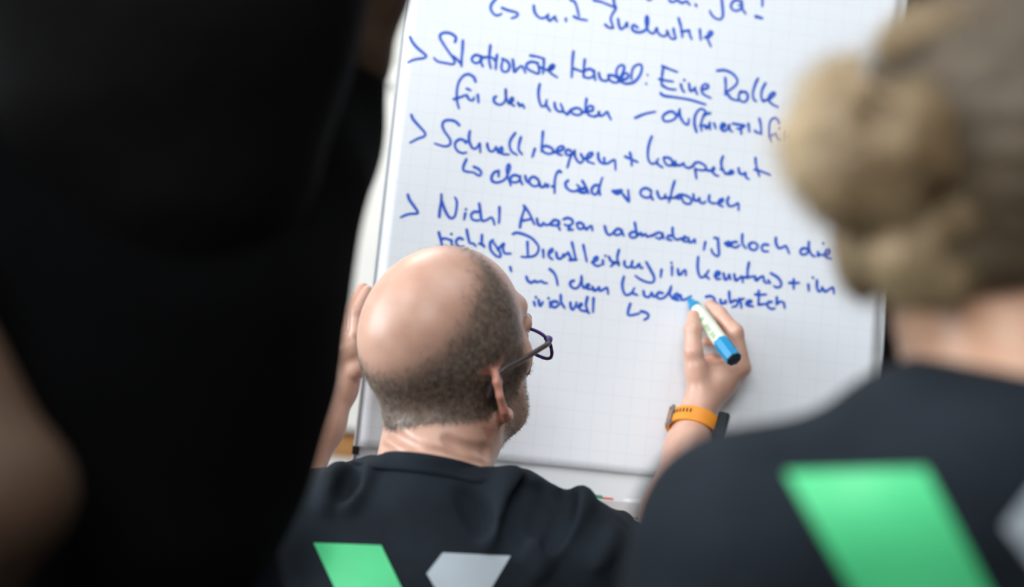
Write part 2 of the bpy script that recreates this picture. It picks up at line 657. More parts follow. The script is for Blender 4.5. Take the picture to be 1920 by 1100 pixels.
def paper(u, v, off=0.0):
    u = np.asarray(u, float); v = np.asarray(v, float)
    return PB + u[..., None] * pu + v[..., None] * pv + (wave(u, v) + off)[..., None] * pn


def uv_of(px, py):
    d = CF + CR * (px - 960) / FPX + CU * (550 - py) / FPX
    t = ((PB + pn * .004 - CAM) @ pn) / (d @ pn)
    q = CAM + d * t - PB
    return q @ pu, q @ pv, t


ez = empty('flipchart_easel', PB + ph * .3 - np.array([0, 0, PB[2]]) + pu * .34, 'white flipchart easel board with grey rim holding the squared paper', 'flipchart')
bc = PB + pu * .342 + pv * .455 - pn * .0105
part('board', lambda bm: box(bm, bc, (pu, pv, pn), (.346, .565, .009)), M_board, ez, bevel=.003)


def rim_b(bm):
    for s in (-1, 1):
        box(bm, bc + pu * s * .3478, (pu, pv, pn), (.0018, .569, .0095))
        box(bm, bc + pv * s * .567, (pu, pv, pn), (.346, .004, .0095))


part('rim', rim_b, M_alul, ez, bevel=.001)
part('corner_cap', lambda bm: box(bm, PB - pu * .004 - pv * .006 + pn * .003, (pu, pv, pn), (.0045, .0055, .004)), M_black, ez, 'small black corner piece')
trz = -0.041
tc_ = PB + pu * .335 + pv * (trz - .012)


def tray_b(bm):
    box(bm, tc_ + pn * .03, (pu, pv, pn), (.33, .003, .034))
    box(bm, tc_ + pn * .066 + pv * .007, (pu, pv, pn), (.33, .010, .002))


part('tray', tray_b, M_alul, ez, bevel=.001)
part('clamp_bar', lambda bm: box(bm, PB + pu * .335 + pv * .995 + pn * .008, (pu, pv, pn), (.34, .022, .012)), M_alu, ez, bevel=.003)


def leg_b(top, foot):
    def f(bm):
        tube(bm, [top, foot], .013, 12)
    return f


for s in (-1, 1):
    top = PB + pu * (.335 + s * .30) + pv * .2 - pn * .033
    foot = np.array([top[0] + s * .10, top[1] - .02, 0.013])
    part('leg', leg_b(top, foot), M_alu, ez, smooth=True)
topb = PB + pu * .335 + pv * .85 - pn * .034
part('leg', leg_b(topb, np.array([topb[0], topb[1] + .62, .013])), M_alu, ez, smooth=True)

# ---- the squared sheet
nu, nv = 56, 80
U, V = np.meshgrid(np.linspace(0, PW, nu + 1), np.linspace(0, PH, nv + 1))
front = paper(U, V).reshape(-1, 3)
back = front - pn * .0016
N1 = (nu + 1) * (nv + 1)
idx = np.arange(N1).reshape(nv + 1, nu + 1)
fq = np.stack([idx[:-1, :-1], idx[:-1, 1:], idx[1:, 1:], idx[1:, :-1]], -1).reshape(-1, 4)
bq = fq[:, ::-1] + N1
rim = []
loop = list(idx[0, :]) + list(idx[1:, -1]) + list(idx[-1, :-1][::-1]) + list(idx[1:-1, 0][::-1])
for a, b in zip(loop, loop[1:] + loop[:1]):
    rim.append((a, a + N1, b + N1, b))
VV = np.vstack([front, back])
FF = np.vstack([fq, bq, np.array(rim)])
pme = np_mesh('paper_sheet', VV, FF)
uvl = pme.uv_layers.new(name='grid')
li = np.zeros(len(pme.loops), np.int32)
pme.loops.foreach_get('vertex_index', li)
UVv = np.stack([np.tile(U.ravel(), 2), np.tile(V.ravel(), 2)], 1)
uvl.data.foreach_set('uv', UVv[li].astype(np.float32).ravel())

M_paper = bpy.data.materials.new('squared white paper')
M_paper.use_nodes = True
nt = M_paper.node_tree
b = nt.nodes['Principled BSDF']
b.inputs['Roughness'].default_value = 0.75
b.inputs['Specular IOR Level'].default_value = 0.2
uvn = nt.nodes.new('ShaderNodeUVMap'); uvn.uv_map = 'grid'
sp = nt.nodes.new('ShaderNodeSeparateXYZ')
nt.links.new(uvn.outputs[0], sp.inputs[0])
fs = []
for ax in ('X', 'Y'):
    dv = nt.nodes.new('ShaderNodeMath'); dv.operation = 'DIVIDE'; dv.inputs[1].default_value = .025
    fr = nt.nodes.new('ShaderNodeMath'); fr.operation = 'FRACT'
    lt = nt.nodes.new('ShaderNodeMath'); lt.operation = 'LESS_THAN'; lt.inputs[1].default_value = .035
    nt.links.new(sp.outputs[ax], dv.inputs[0]); nt.links.new(dv.outputs[0], fr.inputs[0]); nt.links.new(fr.outputs[0], lt.inputs[0])
    fs.append(lt)
mxm = nt.nodes.new('ShaderNodeMath'); mxm.operation = 'MAXIMUM'
nt.links.new(fs[0].outputs[0], mxm.inputs[0]); nt.links.new(fs[1].outputs[0], mxm.inputs[1])
sc = nt.nodes.new('ShaderNodeMath'); sc.operation = 'MULTIPLY'; sc.inputs[1].default_value = .22
nt.links.new(mxm.outputs[0], sc.inputs[0])
cm = nt.nodes.new('ShaderNodeMix'); cm.data_type = 'RGBA'
cm.inputs['A'].default_value = (0.785, 0.815, 0.855, 1)
cm.inputs['B'].default_value = (0.50, 0.53, 0.58, 1)
nt.links.new(sc.outputs[0], cm.inputs['Factor'])
nt.links.new(cm.outputs['Result'], b.inputs['Base Color'])

pad = empty('flipchart_pad', PB + pu * .34, 'squared white flipchart paper covered in blue handwriting', 'paper')
link_mesh('paper_sheet', pme, M_paper, pad)

# sheet underneath, its right edge curling out below


def under_b(bm):
    n = 30
    rows = []
    for i in range(n + 1):
        v = .02 + .93 * i / n
        bulge = math.exp(-((v - .12) / .09) ** 2)
        e = PW + .001 + .011 * bulge
        row = [(.05, -.001), (.4, -.001), (PW - .03, -.001), (e, -.001 + .004 * bulge)]
        rows.append([bm.verts.new(PB + pu * u + pv * v + pn * o) for u, o in row] +
                    [bm.verts.new(PB + pu * u + pv * v + pn * (o - .0006)) for u, o in row[::-1]])
    for a, c in zip(rows, rows[1:]):
        for k in range(8):
            bm.faces.new((a[k], a[(k + 1) % 8], c[(k + 1) % 8], c[k]))
    bm.faces.new(rows[0][::-1]); bm.faces.new(rows[-1])


part('under_sheet', under_b, M_whitem, pad, smooth=True)

# ---- handwriting, stroke by stroke (groups: origin and scale of the tracing sheet)
A = (900, 0, 7.588); Bk = (1100, 0, 5.264); C = (750, 40, 6.11); D = (1020, 80, 6.11); Ek = (1180, 110, 5.264)
Fk = (750, 200, 6.11); Gk = (980, 240, 6.11); Hk = (1190, 240, 6.11); I = (740, 350, 6.11); J = (960, 370, 6.11)
K = (1220, 400, 5.264); L = (960, 490, 5.264); M = (1220, 520, 6.789)
TEXT = [
 [(Bk, [[(600,-4),(635,0)], [(815,0),(835,20),(870,15),(890,-6)], [(900,5),(940,30),(985,10),(1000,30),(1020,50)], [(1075,45),(1085,65)],
        [(1330,-30),(1340,60),(1345,150),(1320,190),(1270,180),(1230,140),(1215,105)],
        [(1525,10),(1480,0),(1440,20),(1425,70),(1460,105),(1510,95),(1540,50),(1500,50)], [(1530,10),(1535,80),(1570,135)], [(1735,-40),(1735,60)]]),
  (Bk, [[(1670,160),(1735,178)]], 7)],
 [(A, [[(225,-10),(170,50),(150,110),(165,165),(205,210),(250,222),(305,200)], [(310,115),(400,150),(510,180),(535,205),(515,240),(445,265)],
       [(762,85),(770,160),(800,220),(850,260),(905,262),(965,220)], [(965,215),(960,265),(990,300),(1025,275),(1062,240),(1070,280),(1095,310)],
       [(1218,270),(1220,310)], [(1285,5),(1335,25),(1365,80),(1385,150),(1405,235)], [(1330,240),(1410,275),(1520,295)]]),
  (Bk, [[(65,5),(150,25),(270,75)], [(262,-20),(272,50),(285,85),(250,145),(235,190),(245,230),(262,280)], [(180,245),(215,275),(262,280)],
        [(308,190),(315,245),(335,290),(370,270),(395,225),(400,270)],
        [(500,275),(465,250),(445,275),(465,310),(520,322),(575,300),(600,250),(605,190),(592,160),(580,200),(590,270),(620,320),(660,330),(690,275),(695,310),(720,345),(760,360),(790,340),(792,300),(820,370),(850,390)],
        [(855,285),(862,330),(875,380),(845,385)], [(905,180),(925,250),(940,330),(942,370)], [(930,315),(990,305),(1010,300),(1015,340),(1035,390)],
        [(1115,290),(1125,395)], [(1165,370),(1210,360),(1240,325),(1215,310),(1195,345),(1195,390),(1225,460)]])],
 [(C, [[(112,170),(140,230),(200,300),(270,360),(300,390),(275,415),(200,425),(140,440),(90,465)]]),
  (C, [[(630,235),(640,185),(590,140),(520,125),(465,145),(460,190),(500,260),(560,350),(610,420),(625,460),(605,488),(520,475),(430,455),(390,415)],
       [(720,220),(715,330),(705,430),(705,515)], [(600,395),(650,430),(700,490)],
       [(925,400),(870,385),(830,410),(825,450),(870,480),(910,460),(930,410)], [(935,400),(930,470),(950,520)],
       [(1035,275),(1025,360),(1020,450),(1040,540)], [(930,420),(1000,410),(1060,420),(1090,460)], [(1110,385),(1100,470),(1095,550)],
       [(1170,430),(1230,460),(1255,520),(1225,575),(1175,570),(1160,520),(1175,450)], [(1290,440),(1300,510),(1310,580),(1350,540),(1390,515),(1415,540),(1435,590)],
       [(1580,480),(1500,465),(1450,495),(1455,540),(1520,580),(1585,600),(1590,540),(1570,490)], [(1490,395),(1560,405),(1630,425)],
       [(1645,430),(1645,520),(1635,600)], [(1590,520),(1640,545),(1690,560)], [(1680,560),(1740,550),(1765,510),(1735,500),(1705,540),(1720,590),(1800,645)]]),
  (C, [[(1715,545),(1745,525)]], 7),
  (D, [[(335,105),(325,200),(320,300),(315,400)], [(325,295),(380,315),(440,335)], [(465,195),(455,290),(450,400)],
       [(570,340),(530,305),(470,320),(450,360),(470,400),(530,405),(570,370),(575,320)], [(572,370),(585,435)], [(625,350),(640,410),(680,440),(730,430),(735,370)],
       [(735,375),(790,380),(840,410),(850,450),(800,460),(750,430),(735,380)], [(850,430),(900,350),(915,280),(880,260),(840,290),(825,350),(850,410),(880,460)],
       [(860,430),(910,430),(960,400),(955,360),(915,360),(890,410),(900,460),(940,480)], [(940,475),(1020,460),(1080,400),(1115,320),(1110,260),(1070,255),(1020,290),(1000,360),(1000,430)],
       ]),
  (D, [[(1181,372),(1187,382)], [(1165,470),(1170,485)]], 4),
  (Ek, [[(320,75),(390,105),(470,135)], [(330,100),(320,170),(315,250),(325,280)], [(290,205),(360,220),(430,230)], [(320,265),(380,300),(455,310)]], 5.5),
  (Ek, [[(305,345),(340,370),(450,385),(600,410),(750,455)]], 6),
  (Ek, [[(505,255),(515,300),(540,335)], [(538,213),(545,222)], [(585,250),(600,320),(640,300),(645,280),(650,320),(670,355)],
        [(710,310),(770,290),(770,260),(740,255),(710,290),(725,350),(800,390)], [(865,120),(940,115),(1020,150),(1065,210),(1050,260),(990,310),(955,325)],
        [(945,190),(950,270),(945,360)], [(955,325),(1000,390),(1060,410),(1080,405)], [(1090,330),(1150,330),(1170,380),(1140,425),(1090,410),(1080,360),(1105,315)],
        [(1270,195),(1240,260),(1220,340),(1230,400),(1255,420)], [(1345,240),(1310,310),(1305,380),(1325,425)],
        [(1325,415),(1390,390),(1440,345),(1420,330),(1385,360),(1380,410),(1420,450),(1475,475)]])],
 [(C, [[(865,690),(845,640),(790,605),(730,620),(680,680),(655,760),(650,840),(655,920),(675,995)], [(615,890),(680,870),(760,840)],
       [(765,845),(790,890),(830,905),(850,870)], [(765,770),(810,790)], [(890,840),(900,930)],
       [(1100,860),(1075,880),(1085,930),(1140,955),(1190,930),(1210,880),(1210,780)], [(1210,780),(1215,870),(1245,940)],
       [(1245,940),(1290,910),(1290,875),(1265,890),(1270,940),(1310,970)], [(1350,930),(1375,970),(1400,950),(1425,995)],
       [(1600,720),(1585,800),(1590,890),(1620,970),(1665,960),(1680,900)], [(1665,950),(1700,1000),(1720,1030)]]),
  (D, [[(120,690),(130,750),(170,790),(215,780),(190,700)], [(210,780),(265,825)], [(265,825),(310,770),(380,750),(430,780),(420,820),(370,830),(310,800),(320,765)],
       [(485,645),(475,720),(470,800)], [(430,800),(470,800)], [(480,790),(550,780),(555,735),(515,730),(490,780),(510,830),(570,850)],
       [(570,850),(620,830),(625,790),(640,840),(680,830),(720,795),(740,840),(765,885)]]),
  (D, [[(1040,865),(1150,820),(1270,795)]], 5.5),
  (Ek, [[(460,560),(420,525),(360,540),(325,580),(345,620),(410,615),(460,580),(485,530),(495,500)], [(490,510),(500,580),(540,640),(575,650),(585,595)],
        [(660,725),(640,650),(645,570),(680,510),(720,500),(750,530),(725,560)], [(795,540),(750,550),(720,590),(705,650),(710,715)], [(695,665),(750,660)],
        [(745,660),(760,690),(785,650),(790,630),(795,700)], [(835,640),(850,690)], [(905,690),(945,660),(920,640),(900,680),(930,715),(970,690),(985,650),(990,700),(1015,720)],
        [(1020,640),(1080,650),(1140,660),(1090,690),(1060,690)], [(1100,680),(1105,745)], [(1175,640),(1185,720)], [(1285,590),(1300,660),(1305,745)], [(1240,710),(1270,730),(1300,730)],
        [(1490,640),(1470,600),(1430,585),(1395,620),(1385,690),(1390,760),(1410,815)], [(1385,765),(1430,750),(1455,740)], [(1455,740),(1480,790),(1510,795)],
        [(1490,690),(1497,695)], [(1550,720),(1545,800)], [(1730,670),(1650,720),(1570,770),(1610,785)]])],
 [(Fk, [[(130,90),(150,140),(210,210),(265,270),(290,310),(270,340),(200,365),(115,410)],
        [(680,210),(630,165),(560,150),(505,165),(485,215),(510,280),(560,350),(580,400),(560,440),(500,450),(400,420)],
        [(750,390),(690,370),(640,400),(630,450),(660,505),(720,530),(760,520)], [(800,280),(790,340),(795,400),(830,470),(870,475),(900,440),(915,420),(920,520)], [(750,410),(790,390)],
        [(1000,420),(1005,460),(1030,505),(1070,505),(1100,460)], [(1100,460),(1130,520),(1170,510),(1165,460),(1135,500),(1180,540),(1250,545)],
        [(1320,300),(1270,370),(1255,440),(1280,510),(1340,550)], [(1385,345),(1365,420),(1360,490),(1400,545)], [(1545,480),(1515,575)]]),
  (Gk, [[(232,40),(225,130),(215,270)], [(215,220),(270,205),(330,230),(350,270),(310,295),(250,280),(220,240)],
        [(340,280),(400,270),(465,240),(460,210),(420,215),(385,260),(410,300),(450,310)], [(550,260),(510,250),(490,285),(510,310),(560,300),(600,270)], [(570,280),(540,350),(510,455)],
        [(595,260),(595,310),(620,370),(660,400),(700,360)], [(665,300),(700,350),(760,340),(800,295),(770,285),(735,320),(740,380),(815,410)],
        [(862,290),(865,350),(900,400),(960,410),(1000,390),(1050,370),(1060,480)], [(930,345),(935,400)], [(1225,285),(1240,350),(1245,435)], [(1170,330),(1240,360),(1315,395)]]),
  (Gk, [[(1475,100),(1445,180),(1430,270),(1435,360),(1470,410),(1520,400),(1550,355)], [(1530,400),(1560,430),(1600,455)]], 5.5),
  (Hk, [[(330,340),(390,345),(430,390),(400,435),(350,410),(325,355)], [(430,430),(470,430),(460,380)], [(430,390),(470,420),(520,430),(555,405),(570,440),(620,460),(650,440)],
        [(640,450),(670,430),(690,400),(740,395),(800,430),(815,470),(770,485),(690,470)], [(690,470),(705,580)], [(815,480),(870,490),(910,470),(900,450),(885,490),(920,535),(960,550)],
        [(1010,325),(990,390),(1000,460),(1030,510),(1045,530)], [(985,470),(1020,480)], [(1050,520),(1090,525),(1130,510),(1115,485),(1085,500),(1110,520)],
        [(1190,460),(1200,510),(1240,530),(1270,510),(1275,560),(1310,585)], [(1385,340),(1395,430),(1430,550)], [(1375,475),(1440,490),(1560,535)]])],
 [(Fk, [[(760,600),(730,670),(725,720),(760,740),(840,750)], [(845,685),(900,710),(930,750),(915,785),(880,775),(840,745)],
        [(1130,730),(1080,750),(1050,800),(1060,850),(1120,865),(1200,830),(1240,760),(1260,690),(1245,655),(1225,700),(1230,780),(1270,900)], [(1130,730),(1130,800)],
        [(1370,800),(1320,780),(1275,800),(1270,850),(1320,865),(1370,840),(1380,790)], [(1375,840),(1405,890)], [(1435,790),(1450,850),(1480,870)],
        [(1580,830),(1530,800),(1485,830),(1490,880),(1540,910),(1590,890),(1590,840)], [(1590,850),(1610,910),(1650,915),(1665,880),(1690,920),(1700,890)],
        [(1845,750),(1820,735),(1790,770),(1775,830),(1770,900),(1770,990)], [(1740,910),(1770,920)]]),
  (Gk, [[(520,600),(490,630),(500,680),(550,720),(610,720),(650,680),(620,650)], [(680,605),(720,670),(755,750)],
        [(860,655),(820,660),(790,700),(800,750),(840,760),(870,700),(890,630),(910,570)], [(870,690),(885,770)], [(1145,760),(1200,830),(1215,835),(1205,710)]]),
  (Gk, [[(640,725),(700,690),(730,700),(715,740),(660,740)], [(1030,725),(1070,725),(1125,715),(1125,735),(1080,755),(1045,740)]], 6.5),
  (Hk, [[(185,720),(130,690),(75,710),(65,760),(110,795),(170,790),(190,730)], [(180,780),(210,825)], [(255,725),(270,780),(300,810),(340,790),(350,760)],
        [(455,610),(430,690),(410,780),(390,850)], [(340,800),(400,800),(460,800)], [(460,800),(500,770),(550,765),(620,790),(650,840),(620,870),(560,850),(540,800)], [(470,790),(510,810),(540,770)],
        [(670,760),(680,820),(720,830),(740,800),(750,850),(790,860),(810,840)], [(855,770),(850,830),(890,860),(930,860)], [(950,860),(1000,840),(1010,810),(975,820),(960,870),(1010,900)],
        [(1075,790),(1060,840),(1080,890),(1130,890),(1185,860),(1190,940)]])],
 [(I, [[(150,90),(170,150),(220,220),(260,280),(255,305),(180,310),(120,325),(70,350)], [(510,345),(520,240),(535,150),(535,80)],
       [(535,150),(570,250),(610,330),(650,360),(690,330),(710,230),(710,160),(690,120)], [(810,300),(795,375)], [(817,256),(820,262)],
       [(960,285),(910,285),(875,320),(890,370),(940,385),(975,378)], [(968,190),(980,270),(990,350),(1010,390),(1060,375),(1105,350),(1130,380),(1145,435)],
       [(1200,230),(1200,320),(1195,415)], [(1435,465),(1450,370),(1485,260),(1495,225)], [(1480,215),(1540,300),(1600,430)], [(1450,390),(1560,370)]]),
  (J, [[(285,245),(300,310),(340,320),(360,290),(385,315),(420,310),(440,290)], [(440,310),(480,260),(530,270),(540,310),(500,320),(450,320)], [(535,270),(530,330),(550,375)],
       [(590,250),(640,235),(690,260),(690,300),(640,325),(600,310)], [(640,325),(660,350),(640,370),(700,370)], [(740,300),(780,290),(820,320),(800,360),(760,355),(740,310)],
       [(820,330),(850,365),(880,340),(910,330),(920,380)], [(1060,330),(1080,400),(1110,430),(1160,410)], [(1160,400),(1210,360),(1250,380),(1240,420),(1190,430),(1160,400)], [(1250,370),(1280,440)],
       [(1430,400),(1380,395),(1345,425),(1370,460),(1420,450),(1430,410)], [(1405,290),(1420,370),(1440,440)], [(1440,430),(1480,410),(1490,440),(1530,420),(1550,450),(1600,430)],
       [(1600,440),(1640,420),(1680,400),(1720,420),(1700,470),(1650,460)], [(1720,410),(1740,470)], [(1830,440),(1790,440),(1780,475),(1830,490)]]),
  (K, [[(215,140),(220,210),(250,255),(300,250)], [(290,250),(340,240),(335,225),(320,265),(360,280)], [(370,240),(385,280),(410,280),(435,255),(440,290)], [(540,280),(525,360)],
       [(630,240),(670,245)], [(665,250),(670,330),(675,400),(655,420),(615,390),(600,350)], [(850,280),(810,285),(800,320),(840,335),(880,310)], [(905,205),(905,290),(940,345)],
       [(1000,285),(970,310),(985,350),(1030,360),(1055,320),(1030,290),(1000,285)], [(1160,310),(1120,305),(1095,330),(1110,370),(1160,375)],
       [(1235,240),(1235,290),(1260,340),(1300,335),(1330,320),(1350,355),(1365,395)], [(1550,350),(1500,345),(1475,375),(1490,405),(1540,395),(1560,340)], [(1560,280),(1560,350),(1590,410),(1620,425)],
       [(1650,380),(1650,420),(1680,400)], [(1704,294),(1708,300)], [(1700,410),(1760,395),(1770,360),(1735,365),(1720,410),(1745,435),(1790,445)]]),
  (K, [[(735,295),(770,282),(785,295),(760,308),(740,300),(765,320),(800,318)]], 6)],
 [(I, [[(505,520),(520,580),(535,640),(545,700)], [(525,600),(580,590),(640,610)], [(650,540),(652,546)], [(650,610),(655,690)], [(780,600),(740,585),(705,615),(710,660),(750,690),(790,680)],
       [(825,490),(840,570),(860,640),(900,650),(930,680)], [(1000,550),(1000,650),(1030,690)], [(970,650),(1020,665)],
       [(1125,610),(1095,640),(1100,720),(1160,790),(1210,800),(1200,740),(1120,620)], [(1180,720),(1250,650),(1240,700),(1260,760),(1330,765)],
       [(1355,540),(1400,525),(1480,545),(1570,590),(1640,670),(1645,730),(1600,790),(1500,805),(1450,800)], [(1520,630),(1525,790)], [(1322,920),(1335,970)]]),
  (J, [[(355,600),(360,690)], [(415,650),(460,610),(455,590),(420,620),(425,680),(465,710)], [(505,630),(520,690),(560,700),(590,650),(600,680)], [(640,630),(680,700),(720,720)],
       [(685,515),(705,600),(730,710)], [(600,660),(640,640)], [(815,545),(835,640),(855,735)], [(915,745),(975,710),(970,680),(940,700),(935,760),(980,785),(1020,770)],
       [(1040,720),(1045,770)], [(1069,668),(1072,675)], [(1110,680),(1130,720),(1160,760),(1130,790)], [(1225,600),(1205,690),(1225,780)], [(1160,740),(1230,750)],
       [(1290,730),(1290,770),(1320,800),(1370,790)], [(1380,730),(1370,790),(1420,800),(1450,760)], [(1460,760),(1470,800),(1500,805)],
       [(1540,740),(1590,830),(1630,910),(1620,965),(1560,970),(1480,940),(1415,895)], [(1715,825),(1705,910)], [(1835,790),(1835,890)], [(1829,748),(1832,755)]]),
  (J, [[(660,715),(740,712)], [(1160,750),(1200,750)]], 6.5),
  (K, [[(270,550),(280,600),(310,590),(320,570),(345,560),(350,610)], [(470,430),(465,520),(475,590),(500,630),(540,610),(575,560)], [(540,610),(580,645)],
       [(720,590),(735,650),(765,635),(775,600),(790,650)], [(825,600),(840,660),(875,640),(900,620),(910,680)], [(970,485),(955,570),(960,640)], [(920,630),(980,625),(1030,620)],
       [(1030,620),(1040,660),(1080,630),(1110,620),(1120,670),(1150,690)], [(1160,660),(1180,690)], [(1185,590),(1250,630),(1285,680),(1280,720),(1240,730),(1215,715)],
       [(1410,650),(1410,745)], [(1365,685),(1465,685)], [(1555,700),(1560,765)], [(1599,633),(1603,640)], [(1640,660),(1640,730),(1660,770),(1700,740)], [(1690,730),(1720,770),(1760,750),(1800,730),(1810,790)]]),
  (K, [[(635,618),(675,600),(678,578),(652,575),(636,610),(655,645),(690,643)]], 6)],
 [(L, [[(140,150),(155,190),(190,210),(225,190),(240,205),(290,195),(310,210),(345,215)], [(370,75),(410,110),(435,160),(450,235)],
       [(610,190),(580,200),(575,235),(610,265),(650,255),(680,200),(685,140)], [(685,150),(690,220),(710,265)], [(710,260),(750,245),(760,225),(735,230),(740,265),(780,275)],
       [(795,250),(810,285),(850,270),(860,250),(870,290),(910,270),(940,260),(950,320)], [(1105,150),(1090,220),(1100,290),(1130,330),(1180,310),(1210,260)], [(1190,310),(1240,330)],
       [(1300,290),(1310,335),(1350,350),(1380,310)], [(1380,305),(1400,345),(1430,330)], [(1490,310),(1450,305),(1430,340),(1460,365),(1510,350),(1550,300),(1575,240)],
       [(1570,260),(1560,320),(1590,365)], [(1590,365),(1640,345),(1635,315),(1605,330),(1610,370),(1650,380)], [(1665,330),(1680,375),(1720,370),(1770,340)]]),
  (M, [[(705,245),(760,235),(810,260),(810,300),(760,310)], [(760,310),(800,300),(850,330)], [(890,280),(900,330),(940,320),(955,290),(960,330)], [(1000,180),(1005,280),(1020,320)],
       [(1020,320),(1070,290),(1110,310),(1090,360),(1040,375)], [(1125,270),(1150,330),(1155,390)], [(1140,280),(1190,270)],
       [(1375,170),(1375,260),(1370,345)], [(1330,215),(1400,220),(1470,215)], [(1370,345),(1430,340),(1470,335)], [(1540,310),(1490,320),(1490,370),(1540,400),(1580,390)],
       [(1605,250),(1600,340)], [(1600,340),(1640,310),(1690,320),(1705,390)]]),
  (M, [[(1215,330),(1275,310),(1270,295),(1232,303),(1225,350),(1305,368)]], 6)],
 [(L, [[(215,400),(225,440)], [(234,353),(237,360)], [(260,380),(275,440),(305,400)], [(375,400),(375,455)], [(359,363),(362,370)], [(450,400),(405,395),(390,430),(420,455),(470,420)],
       [(480,330),(485,400),(520,460)], [(575,405),(580,450),(600,475),(630,430),(635,400)], [(650,450),(685,430),(680,415),(660,440),(680,480),(730,490),(765,510)],
       [(745,350),(730,430),(750,490)], [(805,360),(800,500)], [(1170,415),(1150,480),(1150,525),(1200,525),(1260,510)], [(1275,490),(1320,500),(1350,525),(1340,555),(1305,575)]])],
]


def ink_line(groups):
    Vs, Fs = [], []

    def put(ring_uv):
        i0 = len(Vs)
        Vs.extend(ring_uv)
        return i0
    for g in groups:
        (x0, y0, s), strokes = g[0], g[1]
        wpx = g[2] if len(g) > 2 else 5.6
        for st in strokes:
            pts = []
            for x, y in spline(st, 6):
                u, v, t = uv_of(x0 + x / s, y0 + y / s)
                pts.append((u, v))
            pts = np.array(pts)
            w = wpx * 0.5 * 0.71e-3
            n = len(pts)
            ii = np.arange(n) / max(n - 1, 1)
            ww = w * (1.0 - .30 * ii ** 3 + .08 * np.sin(ii * 9))
            T = np.gradient(pts, axis=0)
            T /= np.linalg.norm(T, axis=1)[:, None] + 1e-12
            Nn = np.stack([-T[:, 1], T[:, 0]], 1)
            base = len(Vs)
            for q in range(n):
                Vs.append(pts[q] + Nn[q] * ww[q]); Vs.append(pts[q] - Nn[q] * ww[q])
            for q in range(n - 1):
                a = base + 2 * q
                Fs.append((a + 1, a + 3, a + 2, a))
            for q in (0, n - 1):                      # round ends
                c0 = len(Vs)
                for k in range(8):
                    an = k * math.pi / 4
                    Vs.append(pts[q] + ww[q] * np.array([math.cos(an), math.sin(an)]))
                for k in range(0, 6, 2):
                    Fs.append((c0, c0 + k + 1, c0 + k + 2, c0 + k + 3) if k + 3 < 8 else (c0, c0 + k, c0 + k + 1, c0 + k + 1))
            # joints inside the stroke stay closed by small discs
    Vs = np.array(Vs)
    u, v = Vs[:, 0], Vs[:, 1]
    W3 = paper(u, v, 0.0004)
    return np_mesh('handwritten_word', W3, np.array([f if len(set(f)) == 4 else f for f in Fs]))


for g in TEXT:
    items = []
    for q in g:
        for st in q[1]:
            xs = [q[0][0] + x / q[0][2] for x, _ in st]
            items.append((min(xs), max(xs), (q[0], [st]) + tuple(q[2:])))
    items.sort(key=lambda t: t[0])
    words, right = [], None
    for a, b, it in items:
        if right is None or a - right > 17:
            words.append([])
            right = b
        words[-1].append(it)
        right = max(right, b)
    for wd in words:
        link_mesh('handwritten_word', ink_line(wd), M_ink, pad, smooth=False)
#--PEOPLE--
# ------------------------------------------------------------------ people
def unit(v):
    v = np.asarray(v, float)
    return v / np.linalg.norm(v)


class Head:
    """local head frame: x to the person's right, y to the face, z to the crown (metres)"""

    def __init__(self, skull, R, F, U, s=1.0):
        self.c, self.R, self.F, self.U, self.s = np.asarray(skull), R, F, U, s

    def __call__(self, x, y, z):
        return self.c + self.s * (x * self.R + (y + .008) * self.F + (z - .038) * self.U)

    def local(self, X):
        q = (X - self.c) / self.s
        return np.stack([q @ self.R, q @ self.F - .008, q @ self.U + .038], -1)

    def grow(self, S):
        H, s = self, self.s
        ax = [self.R, self.F, self.U]
        S.ell(H(0, -.008, .038), ax, np.array((.0785, .098, .090)) * s, k=.02)
        S.ell(H(0, .028, -.030), ax, np.array((.054, .058, .072)) * s, k=.03)
        for q in (-1, 1):
            S.chain([H(q * .044, -.006, -.062), H(q * .032, .036, -.088), H(0, .066, -.098)], [.013 * s, .013 * s, .018 * s], k=.02)
            S.ell(H(q * .041, .050, -.018), ax, np.array((.019, .022, .019)) * s, k=.02)
        S.cap(H(-.033, .079, .030), H(.033, .079, .030), .011 * s, k=.015)
        for q in (-1, 1):
            S.ell(H(q * .032, .101, .008), ax, np.array((.015, .014, .011)) * s, k=.010, op='s')
            S.ell(H(q * .032, .080, .008), ax, np.array((.0135, .0125, .0125)) * s, k=.004)
        S.cap(H(0, .088, .018), H(0, .112, -.022), .007 * s, .011 * s, k=.012)
        for q in (-1, 1):
            S.cap(H(q * .010, .099, -.027), H(q * .012, .096, -.027), .0075 * s, k=.006)
        S.cap(H(-.019, .090, -.055), H(.019, .090, -.055), .0065 * s, k=.006)
        S.cap(H(-.015, .088, -.065), H(.015, .088, -.065), .0070 * s, k=.006)
        for q in (-1, 1):
            eu = unit(self.U * .97 - self.F * .14)
            w = unit(-self.F * .72 + q * self.R * .70)
            no = unit(q * self.R * .72 + self.F * .70)
            e = H(q * .077, -.010, -.017) + w * .008 * s
            S.ell(e, [no, w, eu], np.array((.0044, .0185, .031)) * s, k=.006)
            th = np.radians([-100, -60, -20, 20, 60, 95, 130, 165])
            S.chain([e + (w * .0178 * math.cos(t) + eu * (.0285 * math.sin(t) + .001) + no * .002) * s for t in th], [.0036 * s] * 8, k=.004)
            S.cap(e + (-eu * .027 - w * .002) * s, e + (-eu * .033 - w * .005) * s, .0060 * s, .0055 * s, k=.006)
            S.ell(e + (no * .0065 - w * .003) * s, [no, w, eu], np.array((.006, .0085, .015)) * s, k=.004, op='s')


